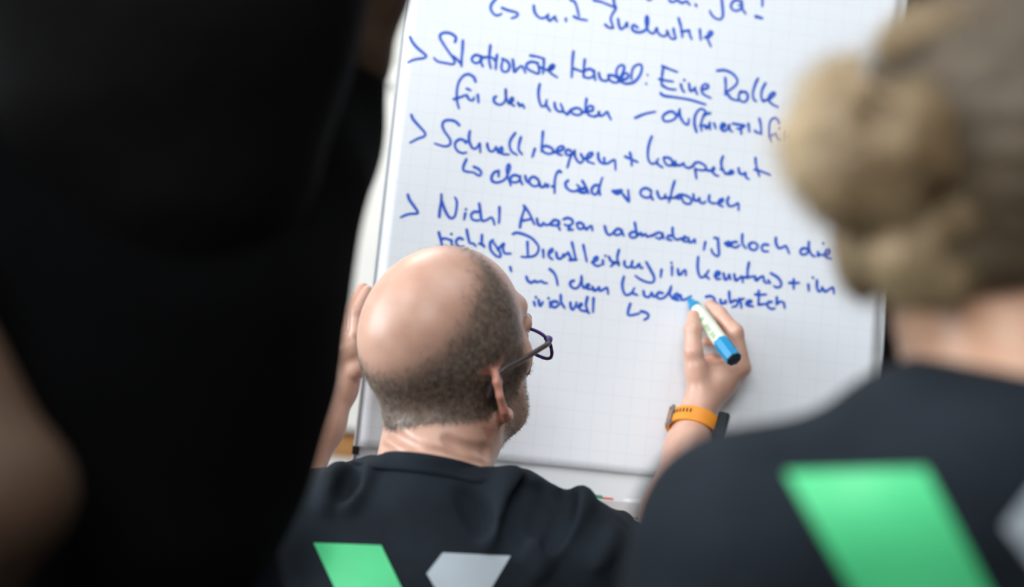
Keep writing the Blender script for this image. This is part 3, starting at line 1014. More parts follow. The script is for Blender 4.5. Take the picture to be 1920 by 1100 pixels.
def eyes(H, parent):
    for q in (-1, 1):
        def f(bm, q=q):
            m = Matrix.Translation(Vector(H(q * .032, .0815, .008)))
            bmesh.ops.create_uvsphere(bm, u_segments=16, v_segments=10, radius=.0118, matrix=m)
        e = part('eye', f, M_eye, parent, smooth=True)
        part('iris', lambda bm, q=q: lathe(bm, H(q * .032, .0918, .008), H.F, [(-.0012, .0055), (.0016, .0050), (.0022, 0)], 16), M_iris, e, smooth=True)


def body(name, S, h, m, parent, **kw):
    me, V, J = S.mesh(name, h, **kw)
    return link_mesh(name, me, m, parent), V


def decal(name, quads_px, bvh, m, parent, n=26, off=.0008):
    """a thin print lying on the cloth, one mesh of its own"""
    for k, (qp, mm, lab) in enumerate(zip(quads_px, m, ('green slanted stroke of the printed sign', 'grey stroke of the printed sign'))):
        q = np.array(qp, float)
        s, t = np.meshgrid(np.linspace(0, 1, n), np.linspace(0, 1, n))
        PXs = ((1 - s) * (1 - t))[..., None] * q[0] + (s * (1 - t))[..., None] * q[1] + (s * t)[..., None] * q[2] + ((1 - s) * t)[..., None] * q[3]
        pts = []
        for px, py in PXs.reshape(-1, 2):
            d = CF + CR * (px - 960) / FPX + CU * (550 - py) / FPX
            hit = bvh.ray_cast(Vector(CAM), Vector(d))
            pts.append((np.array(hit[0]), np.array(hit[1])) if hit[0] is not None else None)
        idx = np.arange(n * n).reshape(n, n)
        F = [(idx[i, j], idx[i, j + 1], idx[i + 1, j + 1], idx[i + 1, j]) for i in range(n - 1) for j in range(n - 1)
             if all(pts[a] is not None for a in (idx[i, j], idx[i, j + 1], idx[i + 1, j + 1], idx[i + 1, j]))]
        V = np.array([(p[0] + p[1] * off) if p is not None else CAM for p in pts])
        used = np.unique(np.array(F))
        mp = -np.ones(n * n, int); mp[used] = np.arange(len(used))
        link_mesh(name, np_mesh(name, V[used], mp[np.array(F)]), mm, parent, lab)


def bvh_of(V, J):
    return BVHTree.FromPolygons([tuple(v) for v in V], [tuple(int(i) for i in f) for f in J])


def hit(bvh, px, py, lift=0.0):
    d = CF + CR * (px - 960) / FPX + CU * (550 - py) / FPX
    h = bvh.ray_cast(Vector(CAM), Vector(d))
    if h[0] is None:
        return None
    return np.array(h[0]) - unit(d) * lift


# ================= the man writing
man = empty('person', (P(813, 1000, 1.5)[0], P(813, 1000, 1.5)[1] - .1, 0), 'balding man in a dark t-shirt writing on the flipchart, seen from behind', 'person')
_a = math.radians(6)
_R0 = .66 * CR - .26 * CU - .705 * CF
_F0 = .732 * CR + .432 * CU + .526 * CF
mR = unit(_R0 * math.cos(_a) + _F0 * math.sin(_a))
mF = unit(_F0 * math.cos(_a) - _R0 * math.sin(_a))
mU = np.cross(mR, mF)
HM = Head(P(826, 619, 1.53), mR, mF, mU, 1.0)
C7 = P(812, 888, 1.478)
RS = P(1088, 1053, 1.485)
LS = P(548, 1004, 1.465)
PEL = P(800, 1640, 1.40)
sp_ = unit(C7 - PEL)
sh_ = unit(RS - LS)
dp_ = unit(np.cross(sp_, sh_))      # sign fixed below: away from the viewer
if dp_ @ CF < 0:
    dp_ = -dp_
RE = P(1230, 1066, 1.71)
LE = P(490, 1005, 1.73)
dp = float(uv_of(1293, 560)[2])

S = Solid()
HM.grow(S)
S.cap(HM(0, -.034, -.045), C7 - sp_ * .01 + dp_ * .014, .057, .058, k=.03)
S.cap(HM(0, .020, -.070), C7 + dp_ * .055, .045, .052, k=.03)
# creases of the neck, pressed into the skin where it lies
_, Vn, Jn = S.mesh('tmp', .005, smooth=1)
bvn = bvh_of(Vn, Jn)
for pts, r in (([(704, 770), (718, 797), (750, 822), (795, 842), (850, 852), (908, 866)], .0022),
               ([(702, 826), (722, 842), (756, 856)], .0018), ([(838, 822), (872, 836), (905, 842), (917, 846)], .0018)):
    q = [hit(bvn, p[0], p[1], .0004) for p in spline(pts, 4)]
    q = [p for p in q if p is not None]
    S.chain(q, [r] * len(q), k=.010, op='s')
# trunk, thighs and shanks below the clothing, kneeling
S.cap(C7 - sp_ * .09 + dp_ * .06, PEL + dp_ * .03, .05, .085, k=.03)
S.ell(C7 - sp_ * .20 + dp_ * .055, [sh_, sp_, dp_], (.16, .16, .065), k=.03)
S.cap(C7 + dp_ * .04 - sp_ * .02, RS, .034, .040, k=.02)
S.cap(C7 + dp_ * .04 - sp_ * .02, LS, .034, .040, k=.02)
# right arm
W_R = P(1309, 768, dp - .062)
S.chain([RS, RS + .5 * (RE - RS), RE], [.050, .047, .039], k=.03)
fa = [RE, RE + .35 * (W_R - RE) + CR * .004, RE + .75 * (W_R - RE), W_R]
S.chain(fa, [.038, .037, .0265, .0205], k=.02)
# right hand
hp = lambda x, y, o: P(x, y, dp - o)
S.cap(W_R, hp(1345, 716, .045), .0200, .0235, k=.012)
S.cap(hp(1345, 716, .045), hp(1384, 690, .050), .021, .0145, k=.012)
S.cap(hp(1312, 748, .060), hp(1306, 690, .060), .0165, .0135, k=.012)
S.cap(hp(1332, 745, .035), hp(1362, 712, .028), .018, .015, k=.012)
S.chain([hp(1306, 700, .058), hp(1300, 660, .060), hp(1299, 618, .052), hp(1300, 592, .036)], [.0145, .0118, .0108, .0085], k=.006)   # thumb
S.chain([hp(1388, 686, .052), hp(1379, 622, .056), hp(1350, 588, .036), hp(1331, 571, .020)], [.0135, .0100, .0088, .0072], k=.006)    # index
S.chain([hp(1392, 690, .036), hp(1370, 637, .030), hp(1345, 615, .021), hp(1322, 610, .017)], [.0125, .0092, .0082, .0072], k=.004)    # middle
S.chain([hp(1384, 702, .026), hp(1366, 655, .019), hp(1345, 640, .0145), hp(1325, 640, .0135)], [.0115, .0088, .0078, .0068], k=.004)  # ring
S.chain([hp(1366, 718, .020), hp(1352, 682, .0145), hp(1336, 672, .0125), hp(1320, 672, .0125)], [.0105, .0080, .0070, .0062], k=.004) # little
# left arm and hand on the board's edge
W_L = P(637, 730, 1.815)
S.chain([LS, LS + .5 * (LE - LS), LE], [.050, .047, .039], k=.03)
S.chain([LE, LE + .35 * (W_L - LE), LE + .75 * (W_L - LE), W_L], [.037, .036, .027, .0215], k=.02)
S.cap(W_L, P(658, 660, 1.825), .021, .024, k=.012)
S.cap(P(655, 655, 1.810), P(655, 650, 1.850), .020, .018, k=.012)
for (bx_, by_, bd), (tx, ty, td), r in (((668, 625, 1.806), (689, 545, 1.826), .0088), ((662, 622, 1.826), (680, 540, 1.846), .0090),
                                        ((655, 626, 1.846), (670, 552, 1.870), .0085), ((648, 636, 1.862), (658, 575, 1.890), .0076)):
    a = P(bx_, by_, bd); c = P(tx, ty, td)
    S.chain([a, .5 * (a + c) - CR * .006 - CF * .004, c], [r * 1.2, r * 1.05, r * .85], k=.004)
S.chain([P(668, 690, 1.806), P(690, 660, 1.812), P(705, 625, 1.835)], [.014, .011, .0085], k=.006)
# legs
KN = [np.array([PEL[0] + s * .13, 1.62, .075]) for s in (-1, 1)]
AN = [np.array([PEL[0] + s * .09, 1.25, .075]) for s in (-1, 1)]
HPJ = [PEL + sh_ * s * .09 - sp_ * .06 for s in (-1, 1)]
for i in (0, 1):
    S.chain([HPJ[i], KN[i], AN[i]], [.060, .045, .032], k=.03)
body_o, V = body('body', S, .0021, M_skin, man)
me = body_o.data
L_ = HM.local(V)
rel = (L_ - np.array([0, -.008, .038])) / np.array([.0785, .098, .090])
rl = rel / (np.linalg.norm(rel, axis=1)[:, None] + 1e-9)
bald = rl @ unit((0, -.50, .86))
dens = 1 - sstep(bald, .30, .70)
dens *= 1 - sstep(L_[:, 1], .034, .062)                              # face free of hair
dens *= sstep(L_[:, 2] + .26 * L_[:, 0], -.066, -.040)   # nape line
dens *= (np.linalg.norm(rel, axis=1) > .80) & (np.linalg.norm(rel, axis=1) < 1.25)
earbox = (np.abs(L_[:, 0]) > .074) & (np.abs(L_[:, 1] + .018) < .026) & (np.abs(L_[:, 2] + .018) < .040)
dens[earbox] = 0
beard = sstep(-L_[:, 2], .040, .070) * sstep(L_[:, 1], -.012, .008) * (np.linalg.norm(rel, axis=1) < 1.7) * (L_[:, 2] > -.125)
side = (np.abs(L_[:, 0]) > .045) & (L_[:, 1] > .004) & (L_[:, 1] < .036) & (L_[:, 2] > -.07) & (L_[:, 2] < .02)
beard = np.maximum(beard * .55, side * .5)
beard[earbox] = 0
stub = np.clip(np.maximum(dens ** 1.15 * .78, beard), 0, 1)
add_attr(me, 'stubble', stub)
ear_f = earbox.astype(float) * .55
add_attr(me, 'flush', ear_f)
eyes(HM, man)


def strands(name, V, N, dens, count, length, width, comb, m, parent, lift=.35):
    p = dens / dens.sum()
    i = RNG.choice(len(V), count, p=p)
    root = V[i] + RNG.normal(0, .0008, (count, 3))
    nn = N[i]
    dr = comb[i] + RNG.normal(0, .28, (count, 3))
    dr -= (dr * nn).sum(1)[:, None] * nn
    dr /= np.linalg.norm(dr, axis=1)[:, None] + 1e-9
    dr = dr + nn * lift
    dr /= np.linalg.norm(dr, axis=1)[:, None]
    sd = np.cross(dr, nn)
    sd /= np.linalg.norm(sd, axis=1)[:, None] + 1e-9
    Ln = length * RNG.uniform(.6, 1.15, count)[:, None]
    a = root - nn * .0006
    tip = root + dr * Ln - nn * Ln * .12
    mid = root + dr * Ln * .55 + nn * Ln * .04
    Vs = np.stack([a - sd * width, a + sd * width, mid + sd * width * .8, mid - sd * width * .8, tip + sd * width * .2, tip - sd * width * .2], 1).reshape(-1, 3)
    b6 = np.arange(count)[:, None] * 6
    Fs = np.concatenate([b6 + np.array([[0, 1, 2, 3]]), b6 + np.array([[3, 2, 4, 5]])])
    return link_mesh(name, np_mesh(name, Vs, Fs), m, parent)


VN = vnormals(me)
comb = -HM.U * .9 - HM.F * .45 + np.zeros_like(V)
hair = strands('hair', V, VN, dens ** 1.3, 22000, .0080, .00017, comb, M_hairm, man)
strands('beard', V, VN, np.where(beard > .05, beard, 0), 4200, .0048, .00014, -HM.U * .8 + HM.F * .3 + np.zeros_like(V), M_hairm, man, lift=.6)

# ---- his t-shirt
ca = unit(CR * .985 - CU * .150); cb = unit(-CF * .93 + CU * .26)
cc = P(807, 878, 1.480)
cn = unit(np.cross(ca, cb))
if cn @ CU < 0:
    cn = -cn
T = Solid()


def man_shirt(T):
    C7 = globals()['C7'] - sp_ * .019
    T.ell(C7 - sp_ * .185 + dp_ * .040, [sh_, sp_, dp_], (.195, .215, .108), k=.05)
    T.ell(C7 - sp_ * .43 + dp_ * .035, [sh_, sp_, dp_], (.175, .24, .112), k=.06)
    T.cap(PEL + sp_ * .05, PEL - sp_ * .03, .135, .13, k=.06)
    T.ell(C7 - sp_ * .070 + dp_ * .030, [sh_, sp_, dp_], (.118, .105, .092), k=.06)
    T.ell(C7 - sp_ * .13 + dp_ * .030, [sh_, sp_, dp_], (.15, .11, .095), k=.06)
    T.cap(C7 - sp_ * .012 + dp_ * .010 + sh_ * .02, RS - CU * .002, .045, .052, k=.05)
    T.cap(C7 - sp_ * .012 + dp_ * .010 - sh_ * .02, LS - CU * .002, .050, .056, k=.05)
    T.cap(RS, RS + .36 * (RE - RS), .060, .056, k=.03)
    T.cap(LS, LS + .60 * (LE - LS), .060, .056, k=.03)
    T.cap(RS + .46 * (RE - RS), RE, .050, .046, k=.004, op='s')
    T.cap(LS + .64 * (LE - LS), LE, .049, .046, k=.004, op='s')


man_shirt(T)
_, V0, J0 = T.mesh('tmp', .006, smooth=1)
bv = bvh_of(V0, J0)


def ridge(T, pts, r, k=.020, op='u', dflt=1.46):
    """a fold lying half sunk in the cloth (op u) or a shallow hollow (op s)"""
    rr = np.linspace(r[0], r[1], len(pts))
    q = []
    for p, w in zip(pts, rr):
        h = hit(bv, p[0], p[1], (-.45 if op == 'u' else .60) * w) if len(p) == 2 else None
        q.append(P(*p) if len(p) == 3 else (h if h is not None else P(p[0], p[1], dflt)))
    qs = spline(q, 3)
    T.chain(list(qs), list(np.interp(np.linspace(0, 1, len(qs)), np.linspace(0, 1, len(rr)), rr)), k=k, op=op)


for _p, _r in (([(958, 890, 1.468), (951, 915), (938, 960), (915, 1020)], (.0105, .004)),
               ([(1003, 915, 1.47), (995, 945), (980, 1000)], (.0085, .004)),
               ([(1041, 923, 1.472), (1030, 960), (1005, 1015), (985, 1050)], (.009, .004)),
               ([(1089, 931, 1.478), (1078, 958), (1052, 995), (1020, 1040), (1000, 1080)], (.0105, .005)),
               ([(1168, 972, 1.54), (1150, 1005), (1120, 1060)], (.009, .004)),
               ([(640, 880), (625, 905), (610, 950)], (.008, .004)), ([(690, 880), (672, 912), (655, 950)], (.007, .004))):
    ridge(T, _p, _r, k=.014)
T.ell(cc + cn * .25, XYZ, (.25, .25, .25), k=.006, op='s')
for _p, _r in (([(980, 915, 1.462), (970, 950), (958, 1010)], (.008, .004)), ([(1064, 930, 1.466), (1048, 975), (1025, 1030)], (.009, .004)),
               ([(658, 892), (645, 930)], (.006, .004)), ([(1022, 920, 1.464), (1014, 950), (998, 995)], (.007, .004)),
               ([(880, 925), (892, 950), (903, 985)], (.008, .004))):
    ridge(T, _p, _r, op='s', k=.016)


def shirt_disp(X):
    a = X @ sh_; b = X @ sp_
    return .0012 * np.sin(a * 38 + 4 * np.sin(b * 17)) * np.sin(b * 29 + 3 * np.sin(a * 13)) + .0010 * np.sin(a * 71 + b * 45)


shirt_o, V1 = None, None
me_, V1, J1 = T.mesh('t_shirt', .0035, smooth=2, disp=shirt_disp)
shirt_o = link_mesh('t_shirt', me_, M_shirt, man)
# ribbed collar
bv1 = bvh_of(V1, J1)


def collar_r(o, h):
    """radius of neck or cloth around the collar axis in direction o, at height h over the collar plane"""
    r = []
    for bq in (bvn, bv1):
        q = bq.ray_cast(Vector(cc + cn * h), Vector(o))
        if q[0] is not None and q[3] < .10:
            r.append(q[3])
    return r


def collar_b(bm):
    nt_ = 72
    cols = []
    for i in range(nt_):
        t = 2 * math.pi * i / nt_
        o = math.cos(t) * ca + math.sin(t) * cb
        cols.append((o, [max(collar_r(o, h) or [.066]) for h in (.006, -.001, -.008, -.014)]))
    R4 = np.array([c[1] for c in cols])
    R4 = np.clip(R4, .05, .092)
    for _ in range(3):
        R4 = .25 * np.roll(R4, 1, 0) + .5 * R4 + .25 * np.roll(R4, -1, 0)
    rows = []
    for (o, _), r in zip(cols, R4):
        f = lambda h, x: bm.verts.new(cc + cn * h + o * x)
        rows.append([f(.006, r[0] - .002), f(.0072, r[0] + .0006), f(.005, r[0] + .0024), f(-.001, r[1] + .0026), f(-.008, r[2] + .0024), f(-.0135, r[3] + .0014), f(-.0145, r[3] - .003)])
    for i in range(nt_):
        a, c = rows[i], rows[(i + 1) % nt_]
        for k in range(7):
            bm.faces.new((a[k], a[(k + 1) % 7], c[(k + 1) % 7], c[k]))


part('collar', collar_b, M_shirt, shirt_o, smooth=True)
decal('shirt_print', [[(588, 1017), (715, 1022), (872, 1350), (745, 1350)], [(830, 1036), (957, 1042), (868, 1190), (800, 1075)]],
      bv1, (M_green, M_grey), shirt_o)
# trousers and shoes
T = Solid()
T.ell(PEL, [sh_, sp_, dp_], (.165, .12, .125), k=.05)
for i in (0, 1):
    T.chain([HPJ[i], KN[i], AN[i]], [.085, .066, .052], k=.04)
body('trousers', T, .008, M_trouser, man)
for i in (0, 1):
    T = Solid()
    T.ell(AN[i] + np.array([0, -.03, -.01]), XYZ, (.045, .05, .055), k=.02)
    T.ell(AN[i] + np.array([0, -.10, -.035]), XYZ, (.042, .035, .038), k=.03)
    body('shoe', T, .006, M_black, man)

# ---- his spectacles
gl = empty('eyeglasses', HM(0, .09, .01), 'dark violet framed glasses with grey arms on the balding man', 'glasses')


def rim_pts(q):
    out = []
    for k in range(32):
        t = 2 * math.pi * k / 32
        cx, sx_ = math.cos(t), math.sin(t)
        x = .0255 * np.sign(cx) * abs(cx) ** .75
        z = .0190 * np.sign(sx_) * abs(sx_) ** .8
        if z > 0:
            z = z * .82
        X = q * .034 + x
        out.append(HM(X, .098 - 1.5 * X * X, -.026 + z))
    return out


def front_b(bm):
    for q in (-1, 1):
        pts = rim_pts(q)
        tube(bm, pts + [pts[0]], .0020, 8)
    tube(bm, [HM(-.011, .0985, -.020), HM(0, .108, -.012), HM(.011, .0985, -.020)], .0022, 8)
    for q in (-1, 1):      # end pieces running out to the hinges
        tube(bm, [HM(q * .054, .0935, -.014), HM(q * .065, .087, -.0085), HM(q * .0725, .076, -.006)], [.0034, .0040, .0034], 8)


part('frame', front_b, M_purple, gl, smooth=True)
for q in (-1, 1):
    def lens_b(bm, q=q):
        pts = rim_pts(q)
        vs = [bm.verts.new(p + HM.F * .0004) for p in pts]
        vb = [bm.verts.new(p - HM.F * .0008) for p in pts]
        bm.faces.new(vs)
        bm.faces.new(vb[::-1])
        for i in range(32):
            bm.faces.new((vs[i], vs[(i + 1) % 32], vb[(i + 1) % 32], vb[i]))
    part('lens', lens_b, M_lens, gl)

    def temple_b(bm, q=q):
        tube(bm, spline([HM(q * .0735, .077, -.006), HM(q * .0800, .030, .003), HM(q * .0825, -.002, .0095), HM(q * .081, -.018, .005), HM(q * .078, -.030, -.012)], 6),
             .0030, 10)
    part('temple', temple_b, M_temple, gl, 'grey brown arm', smooth=True)

# ---- the marker in his hand
tip = P(1291, 559, dp - .0025)
end = P(1377, 674, dp - .099)
pa = unit(end - tip)
PL = np.linalg.norm(end - tip)
mk = empty('marker', tip, 'thick marker with cream barrel and blue cap held in the right hand', 'marker')
part('tip', lambda bm: lathe(bm, tip, pa, [(0, .0012), (.001, .0024), (.006, .0030), (.0062, .0044), (.012, .0052), (.016, .0078), (.024, .0088), (.024, .0)], 24), M_cyan, mk, 'blue nib and collar', smooth=False)
part('barrel', lambda bm: lathe(bm, tip, pa, [(.0235, 0), (.0235, .0080), (.026, .0086), (.040, .0096), (.060, .0101), (PL - .036, .0101), (PL - .036, 0)], 28), M_cream, mk, smooth=False)
pu_, pv_ = perp(pa)
part('cap', lambda bm: lathe(bm, tip, pa, [(PL - .037, 0), (PL - .037, .0108), (PL - .034, .0112), (PL - .001, .0108), (PL - .001, 0)], 8), M_cyan, mk, 'blue plug cap')
part('cap_end', lambda bm: lathe(bm, tip, pa, [(PL - .0012, 0), (PL - .0012, .0102), (PL, .0098), (PL, .006), (PL - .0008, .0055), (PL - .0008, 0)], 8), M_capend, mk, 'dark cap end')


def print_b(bm):
    # faint green lettering blocks wrapped on the barrel towards the viewer
    vd = -CF - (-CF @ pa) * pa
    vd = unit(vd)
    sd = np.cross(pa, vd)
    for a0, a1, t0, t1 in ((.050, .056, -.5, .1), (.064, .078, -.45, .15), (.080, .092, -.4, .2)):
        for i in range(6):
            pass
        g = []
        for a in np.linspace(a0, a1, 4):
            g.append([bm.verts.new(tip + pa * a + .01025 * (math.cos(t + .55) * vd + math.sin(t + .55) * sd)) for t in np.linspace(t0, t1, 6)])
        for r0, r1 in zip(g, g[1:]):
            for i in range(5):
                bm.faces.new((r0[i], r0[i + 1], r1[i + 1], r1[i]))


part('barrel_print', print_b, M_sage, mk, 'pale green print')

# ---- the wristwatch
wt = .87
fax = unit(W_R - RE)
wc = P(1300, 797, 1.0)
# point of the forearm axis seen at the strap
best = min(np.linspace(.5, 1.1, 400), key=lambda t: abs(PX(RE + t * (W_R - RE))[1] - 797))
wc = RE + best * (W_R - RE)
wa = unit(CR - (CR @ fax) * fax)
wb = unit(np.cross(fax, wa))
if wb @ CF > 0:
    wb = -wb                           # towards the viewer
wat = empty('wristwatch', wc, 'black watch with an orange strap on the writing wrist', 'watch')
EA, EB = .0305, .0262


def band(bm, t0, t1, n, w, th, grow=0.0, edge=None):
    rows = []
    for t in np.linspace(t0, t1, n):
        o = wa * EA * math.cos(t) + wb * EB * math.sin(t)
        nrm = unit(wa * math.cos(t) / EA + wb * math.sin(t) / EB)
        o = o + nrm * grow
        rows.append([bm.verts.new(wc + o + nrm * a + fax * s) for a, s in ((0, -w), (th, -w * .94), (th, w * .94), (0, w))])
    for a, c in zip(rows, rows[1:]):
        for k in range(4):
            bm.faces.new((a[k], a[(k + 1) % 4], c[(k + 1) % 4], c[k]))
    bm.faces.new(rows[0]); bm.faces.new(rows[-1][::-1])


st = part('strap', lambda bm: band(bm, math.radians(14), math.radians(346), 64, .0112, .0024), M_orange, wat, smooth=False)
part('strap_end', lambda bm: band(bm, math.radians(166), math.radians(225), 14, .0104, .0022, .0034), M_orange, wat)
for k in range(6):
    t = math.radians(104 + k * 8.5)
    def hole_b(bm, t=t):
        nrm = unit(wa * math.cos(t) / EA + wb * math.sin(t) / EB)
        tg = np.cross(fax, nrm)
        box(bm, wc + wa * EA * math.cos(t) + wb * EB * math.sin(t) + nrm * .0022 + fax * .003, (nrm, tg, fax), (.0010, .0009, .0028))
    part('strap_hole', hole_b, M_black, st)
part('case', lambda bm: box(bm, wc + wa * (EA + .0035), (wa, wb, fax), (.0075, .0190, .0200)), M_dial, wat, bevel=.003)
part('bezel', lambda bm: box(bm, wc + wa * (EA + .0112), (wa, wb, fax), (.0010, .0165, .0170)), M_steel, wat, bevel=.001)


def buckle_b(bm):
    t = math.radians(160)
    nrm = unit(wa * math.cos(t) / EA + wb * math.sin(t) / EB)
    tg = np.cross(fax, nrm)
    c = wc + wa * EA * math.cos(t) + wb * EB * math.sin(t) + nrm * .004
    for s in (-1, 1):
        box(bm, c + fax * s * .0125, (nrm, tg, fax), (.0022, .0050, .0012))
    for s in (-1, 1):
        box(bm, c + tg * s * .0045, (nrm, tg, fax), (.0016, .0012, .0125))


part('buckle', buckle_b, M_steel, wat)

# ---- markers lying in the tray
tray_top = tc_ + pv * .003


def tray_marker(px, py, length, col, label, dirn=1, r=.0085, name='marker', capm=None):
    # where the sight line meets the marker's height above the tray
    zo = tray_top + pv * (r + .0005) + pn * .034
    d = CF + CR * (px - 960) / FPX + CU * (550 - py) / FPX
    n = pv
    u = ((CAM + d * (((zo - CAM) @ pn) / (d @ pn))) - zo) @ pu
    c = zo + pu * u
    e = empty(name, c, label, 'marker', 'markers lying in the tray')
    ax = pu * dirn
    part('barrel', lambda bm: lathe(bm, c + ax * .04, ax, [(0, 0), (0, r * .92), (length - .04, r * .92), (length - .038, r * .5), (length - .038, 0)], 20), M_whitem, e)
    part('cap', lambda bm: lathe(bm, c, ax, [(0, 0), (0, r * .96), (.002, r), (.044, r), (.044, 0)], 20), col, e)
    return e


tray_marker(1056, 920, .13, M_bluem, 'marker with a blue cap in the tray, leftmost of those in the tray', -1)
tray_marker(1129, 930, .13, M_greenm, 'green capped marker in the tray just above the shoulder', -1, r=.0090)
tray_marker(1148, 950, .13, M_redm, 'red capped marker in the tray, right of the green one', -1, r=.0080)
er = empty('eraser', tray_top + pu * .04 + pn * .03, 'small pale eraser in the tray beside the forearm', 'eraser')
part('body', lambda bm: box(bm, tray_top + pu * .042 + pn * .032 + pv * .0115, (pu, pv, pn), (.028, .006, .020)), M_whitem, er, bevel=.003)
part('felt', lambda bm: box(bm, tray_top + pu * .042 + pn * .032 + pv * .003, (pu, pv, pn), (.028, .0025, .020)), M_alu, er, 'grey felt underside')

# ================= the blonde person on the right
wom = empty('person', (P(1868, 900, .8)[0], .80, 0), 'blurred person with a messy blonde bun and dark t-shirt in the right foreground', 'person')
wR = unit(CR * .97 - CF * .22 - CU * .05); wF = unit(CF * .95 + CR * .22 + CU * .02)
wU = np.cross(wR, wF)
HW = Head(P(1878, 300, .845), wR, wF, wU, .96)
wC7 = P(1872, 905, .80)
wLS = P(1392, 1012, .815)
wRS = P(2345, 1090, .815)
wPEL = np.array([wC7[0] - .0, wC7[1] + .02, wC7[2] - .53])
wsh = unit(wRS - wLS); wsp = unit(wC7 - wPEL); wdp = unit(np.cross(wsp, wsh))
if wdp @ CF < 0:
    wdp = -wdp
S = Solid()
HW.grow(S)
S.cap(HW(0, -.030, -.04), P(1905, 800, .815), .050, .056, k=.03)
S.cap(HW(0, .02, -.07), P(1905, 800, .845), .04, .045, k=.03)
S.cap(P(1905, 860, .845), wPEL + wdp * .03, .05, .08, k=.03)
S.cap(wC7 + wdp * .03, wLS, .032, .038, k=.02)
S.cap(wC7 + wdp * .03, wRS, .032, .038, k=.02)
wKN = [np.array([wPEL[0] + s * .11, 1.02, .07]) for s in (-1, 1)]
wAN = [np.array([wPEL[0] + s * .09, .62, .07]) for s in (-1, 1)]
wHP = [wPEL + wsh * s * .085 - wsp * .04 for s in (-1, 1)]
for i, (sj, s) in enumerate(((wLS, -1), (wRS, 1))):
    el = sj + np.array([s * .045, .02, -.27])
    wr = np.array([wHP[i][0] + s * .03, wHP[i][1] + .14, wHP[i][2] + .0])
    S.chain([sj, el, wr], [.044, .036, .023], k=.02)
    S.cap(wr, wr + np.array([-s * .02, .07, -.06]), .022, .020, k=.012)
    for k in range(4):
        b0 = wr + np.array([-s * .02 + (k - 1.5) * .017, .085, -.065])
        S.chain([b0, b0 + np.array([0, .035, -.02]), b0 + np.array([0, .05, -.045])], [.0085, .008, .007], k=.004)
    S.chain([wr + np.array([-s * .03, .03, -.03]), wr + np.array([-s * .055, .06, -.05])], [.011, .008], k=.006)
    S.chain([wHP[i], wKN[i], wAN[i]], [.06, .045, .032], k=.03)
body('body', S, .0045, M_skin_w, wom)
eyes(HW, wom)
# hair: a cap of combed locks and the loose bun
S = Solid()
ax = [wR, wF, wU]
S.ell(HW(0, -.016, .046), ax, (.0865, .098, .094), k=.02)
S.ell(P(1850, 480, .80), [CR, CU, CF], (.056, .024, .036), k=.03)
S.ell(HW(.078, -.012, -.012), ax, (.019, .032, .036), k=.02)
SB = Solid()
bun = P(1632, 272, .775)
SB.ell(bun, [unit(CR - .2 * CU), unit(CU + .2 * CR), CF], (.036, .043, .036), k=.012)
SB.ell(P(1838, 96, .812), [CR, CU, CF], (.056, .030, .052), k=.015)
SB.ell(HW(-.079, -.016, -.014), ax, (.020, .032, .037), k=.02)
rg = np.random.default_rng(11)
for k in range(44):
    a0 = rg.uniform(0, 6.28)
    nrm_ = unit(rg.normal(size=3) * np.array([.55, 1.1, .55]))
    u1, u2 = perp(nrm_)
    sq = np.array([.036, .036, .043])
    off = nrm_ * rg.uniform(-.016, .016)
    pts = []
    for t in np.linspace(0, rg.uniform(2.0, 3.6), 10):
        d_ = u1 * math.cos(a0 + t) + u2 * math.sin(a0 + t)
        rr = rg.uniform(.97, 1.02)
        pts.append(bun + off * .6 + CR * (d_ @ CR) * .0385 * rr + CU * (d_ @ CU) * .0450 * rr + CF * (d_ @ CF) * .0385 * rr)
    SB.chain(pts, list(.0052 * np.sin(np.linspace(.5, 2.7, 10)) + .0012), k=.0025)
for k in range(30):
    t0 = -1.25 + 2.5 * k / 29
    pts = []
    for q in np.linspace(0, 1, 9):
        el_ = -.55 + 1.75 * q
        az = t0 * (1 - .55 * q) - .25 * q
        d_ = wR * math.sin(az) * math.cos(el_) - wF * math.cos(az) * math.cos(el_) + wU * math.sin(el_)
        pts.append(HW(0, -.016, .046) + np.array([d_ @ a for a in ax]) @ np.array([ax[0] * .0875, ax[1] * .099, ax[2] * .095]))
    S.chain(pts, list(np.linspace(.006, .0075, 9)), k=.004)
for pts, r in (([(1755, 530, .775), (1706, 520, .772), (1682, 478, .765), (1680, 430, .77), (1695, 360, .772)], .016),
               ([(1640, 400, .76), (1555, 360, .755), (1515, 310, .755), (1500, 262, .76), (1530, 215, .765)], .010),
               ([(1600, 150, .765), (1560, 190, .76), (1548, 250, .757), (1565, 320, .757)], .011),
               ([(1700, 390, .755), (1745, 330, .752), (1740, 250, .755), (1700, 210, .758)], .012),
               ([(1900, 130, .79), (1840, 60, .79), (1760, 60, .79), (1712, 105, .79)], .013),
               ([(1925, 330, .775), (1850, 250, .765), (1790, 200, .77)], .012),
               ([(1860, 420, .77), (1790, 400, .765), (1735, 420, .765)], .012)):
    SB.chain([P(*p) for p in pts], [r] * len(pts), k=.008)
SB.ell(P(1685, 138, .765), [CR, CU, CF], (.020, .010, .040), k=.012, op='s')
SB.ell(P(1755, 405, .745), [CR, CU, CF], (.008, .016, .02), k=.012, op='s')
wh, wv = body('hair', S, .0026, M_brownhair, wom)
wb_, bv_ = body('bun', SB, .0022, M_blonde, wh)
wn = vnormals(wh.data); bn = vnormals(wb_.data)
top_ = sstep((wv - HW(0, 0, 0)) @ wU, -.075, -.055) + .02
strands('strands', wv, wn, top_, 9000, .030, .00022, unit(bun - HW(0, 0, .05)) * 1.0 + (bun - wv) * 4, M_brownhair, wh, lift=.05)
sw = np.cross(bv_ - bun, CF + .4 * CU)
sw /= np.linalg.norm(sw, axis=1)[:, None] + 1e-9
strands('strands', bv_, bn, np.ones(len(bv_)), 9000, .028, .00022, sw, M_blonde, wb_, lift=.06)
wb_['label'] = 'lighter blonde knot of twisted hair'
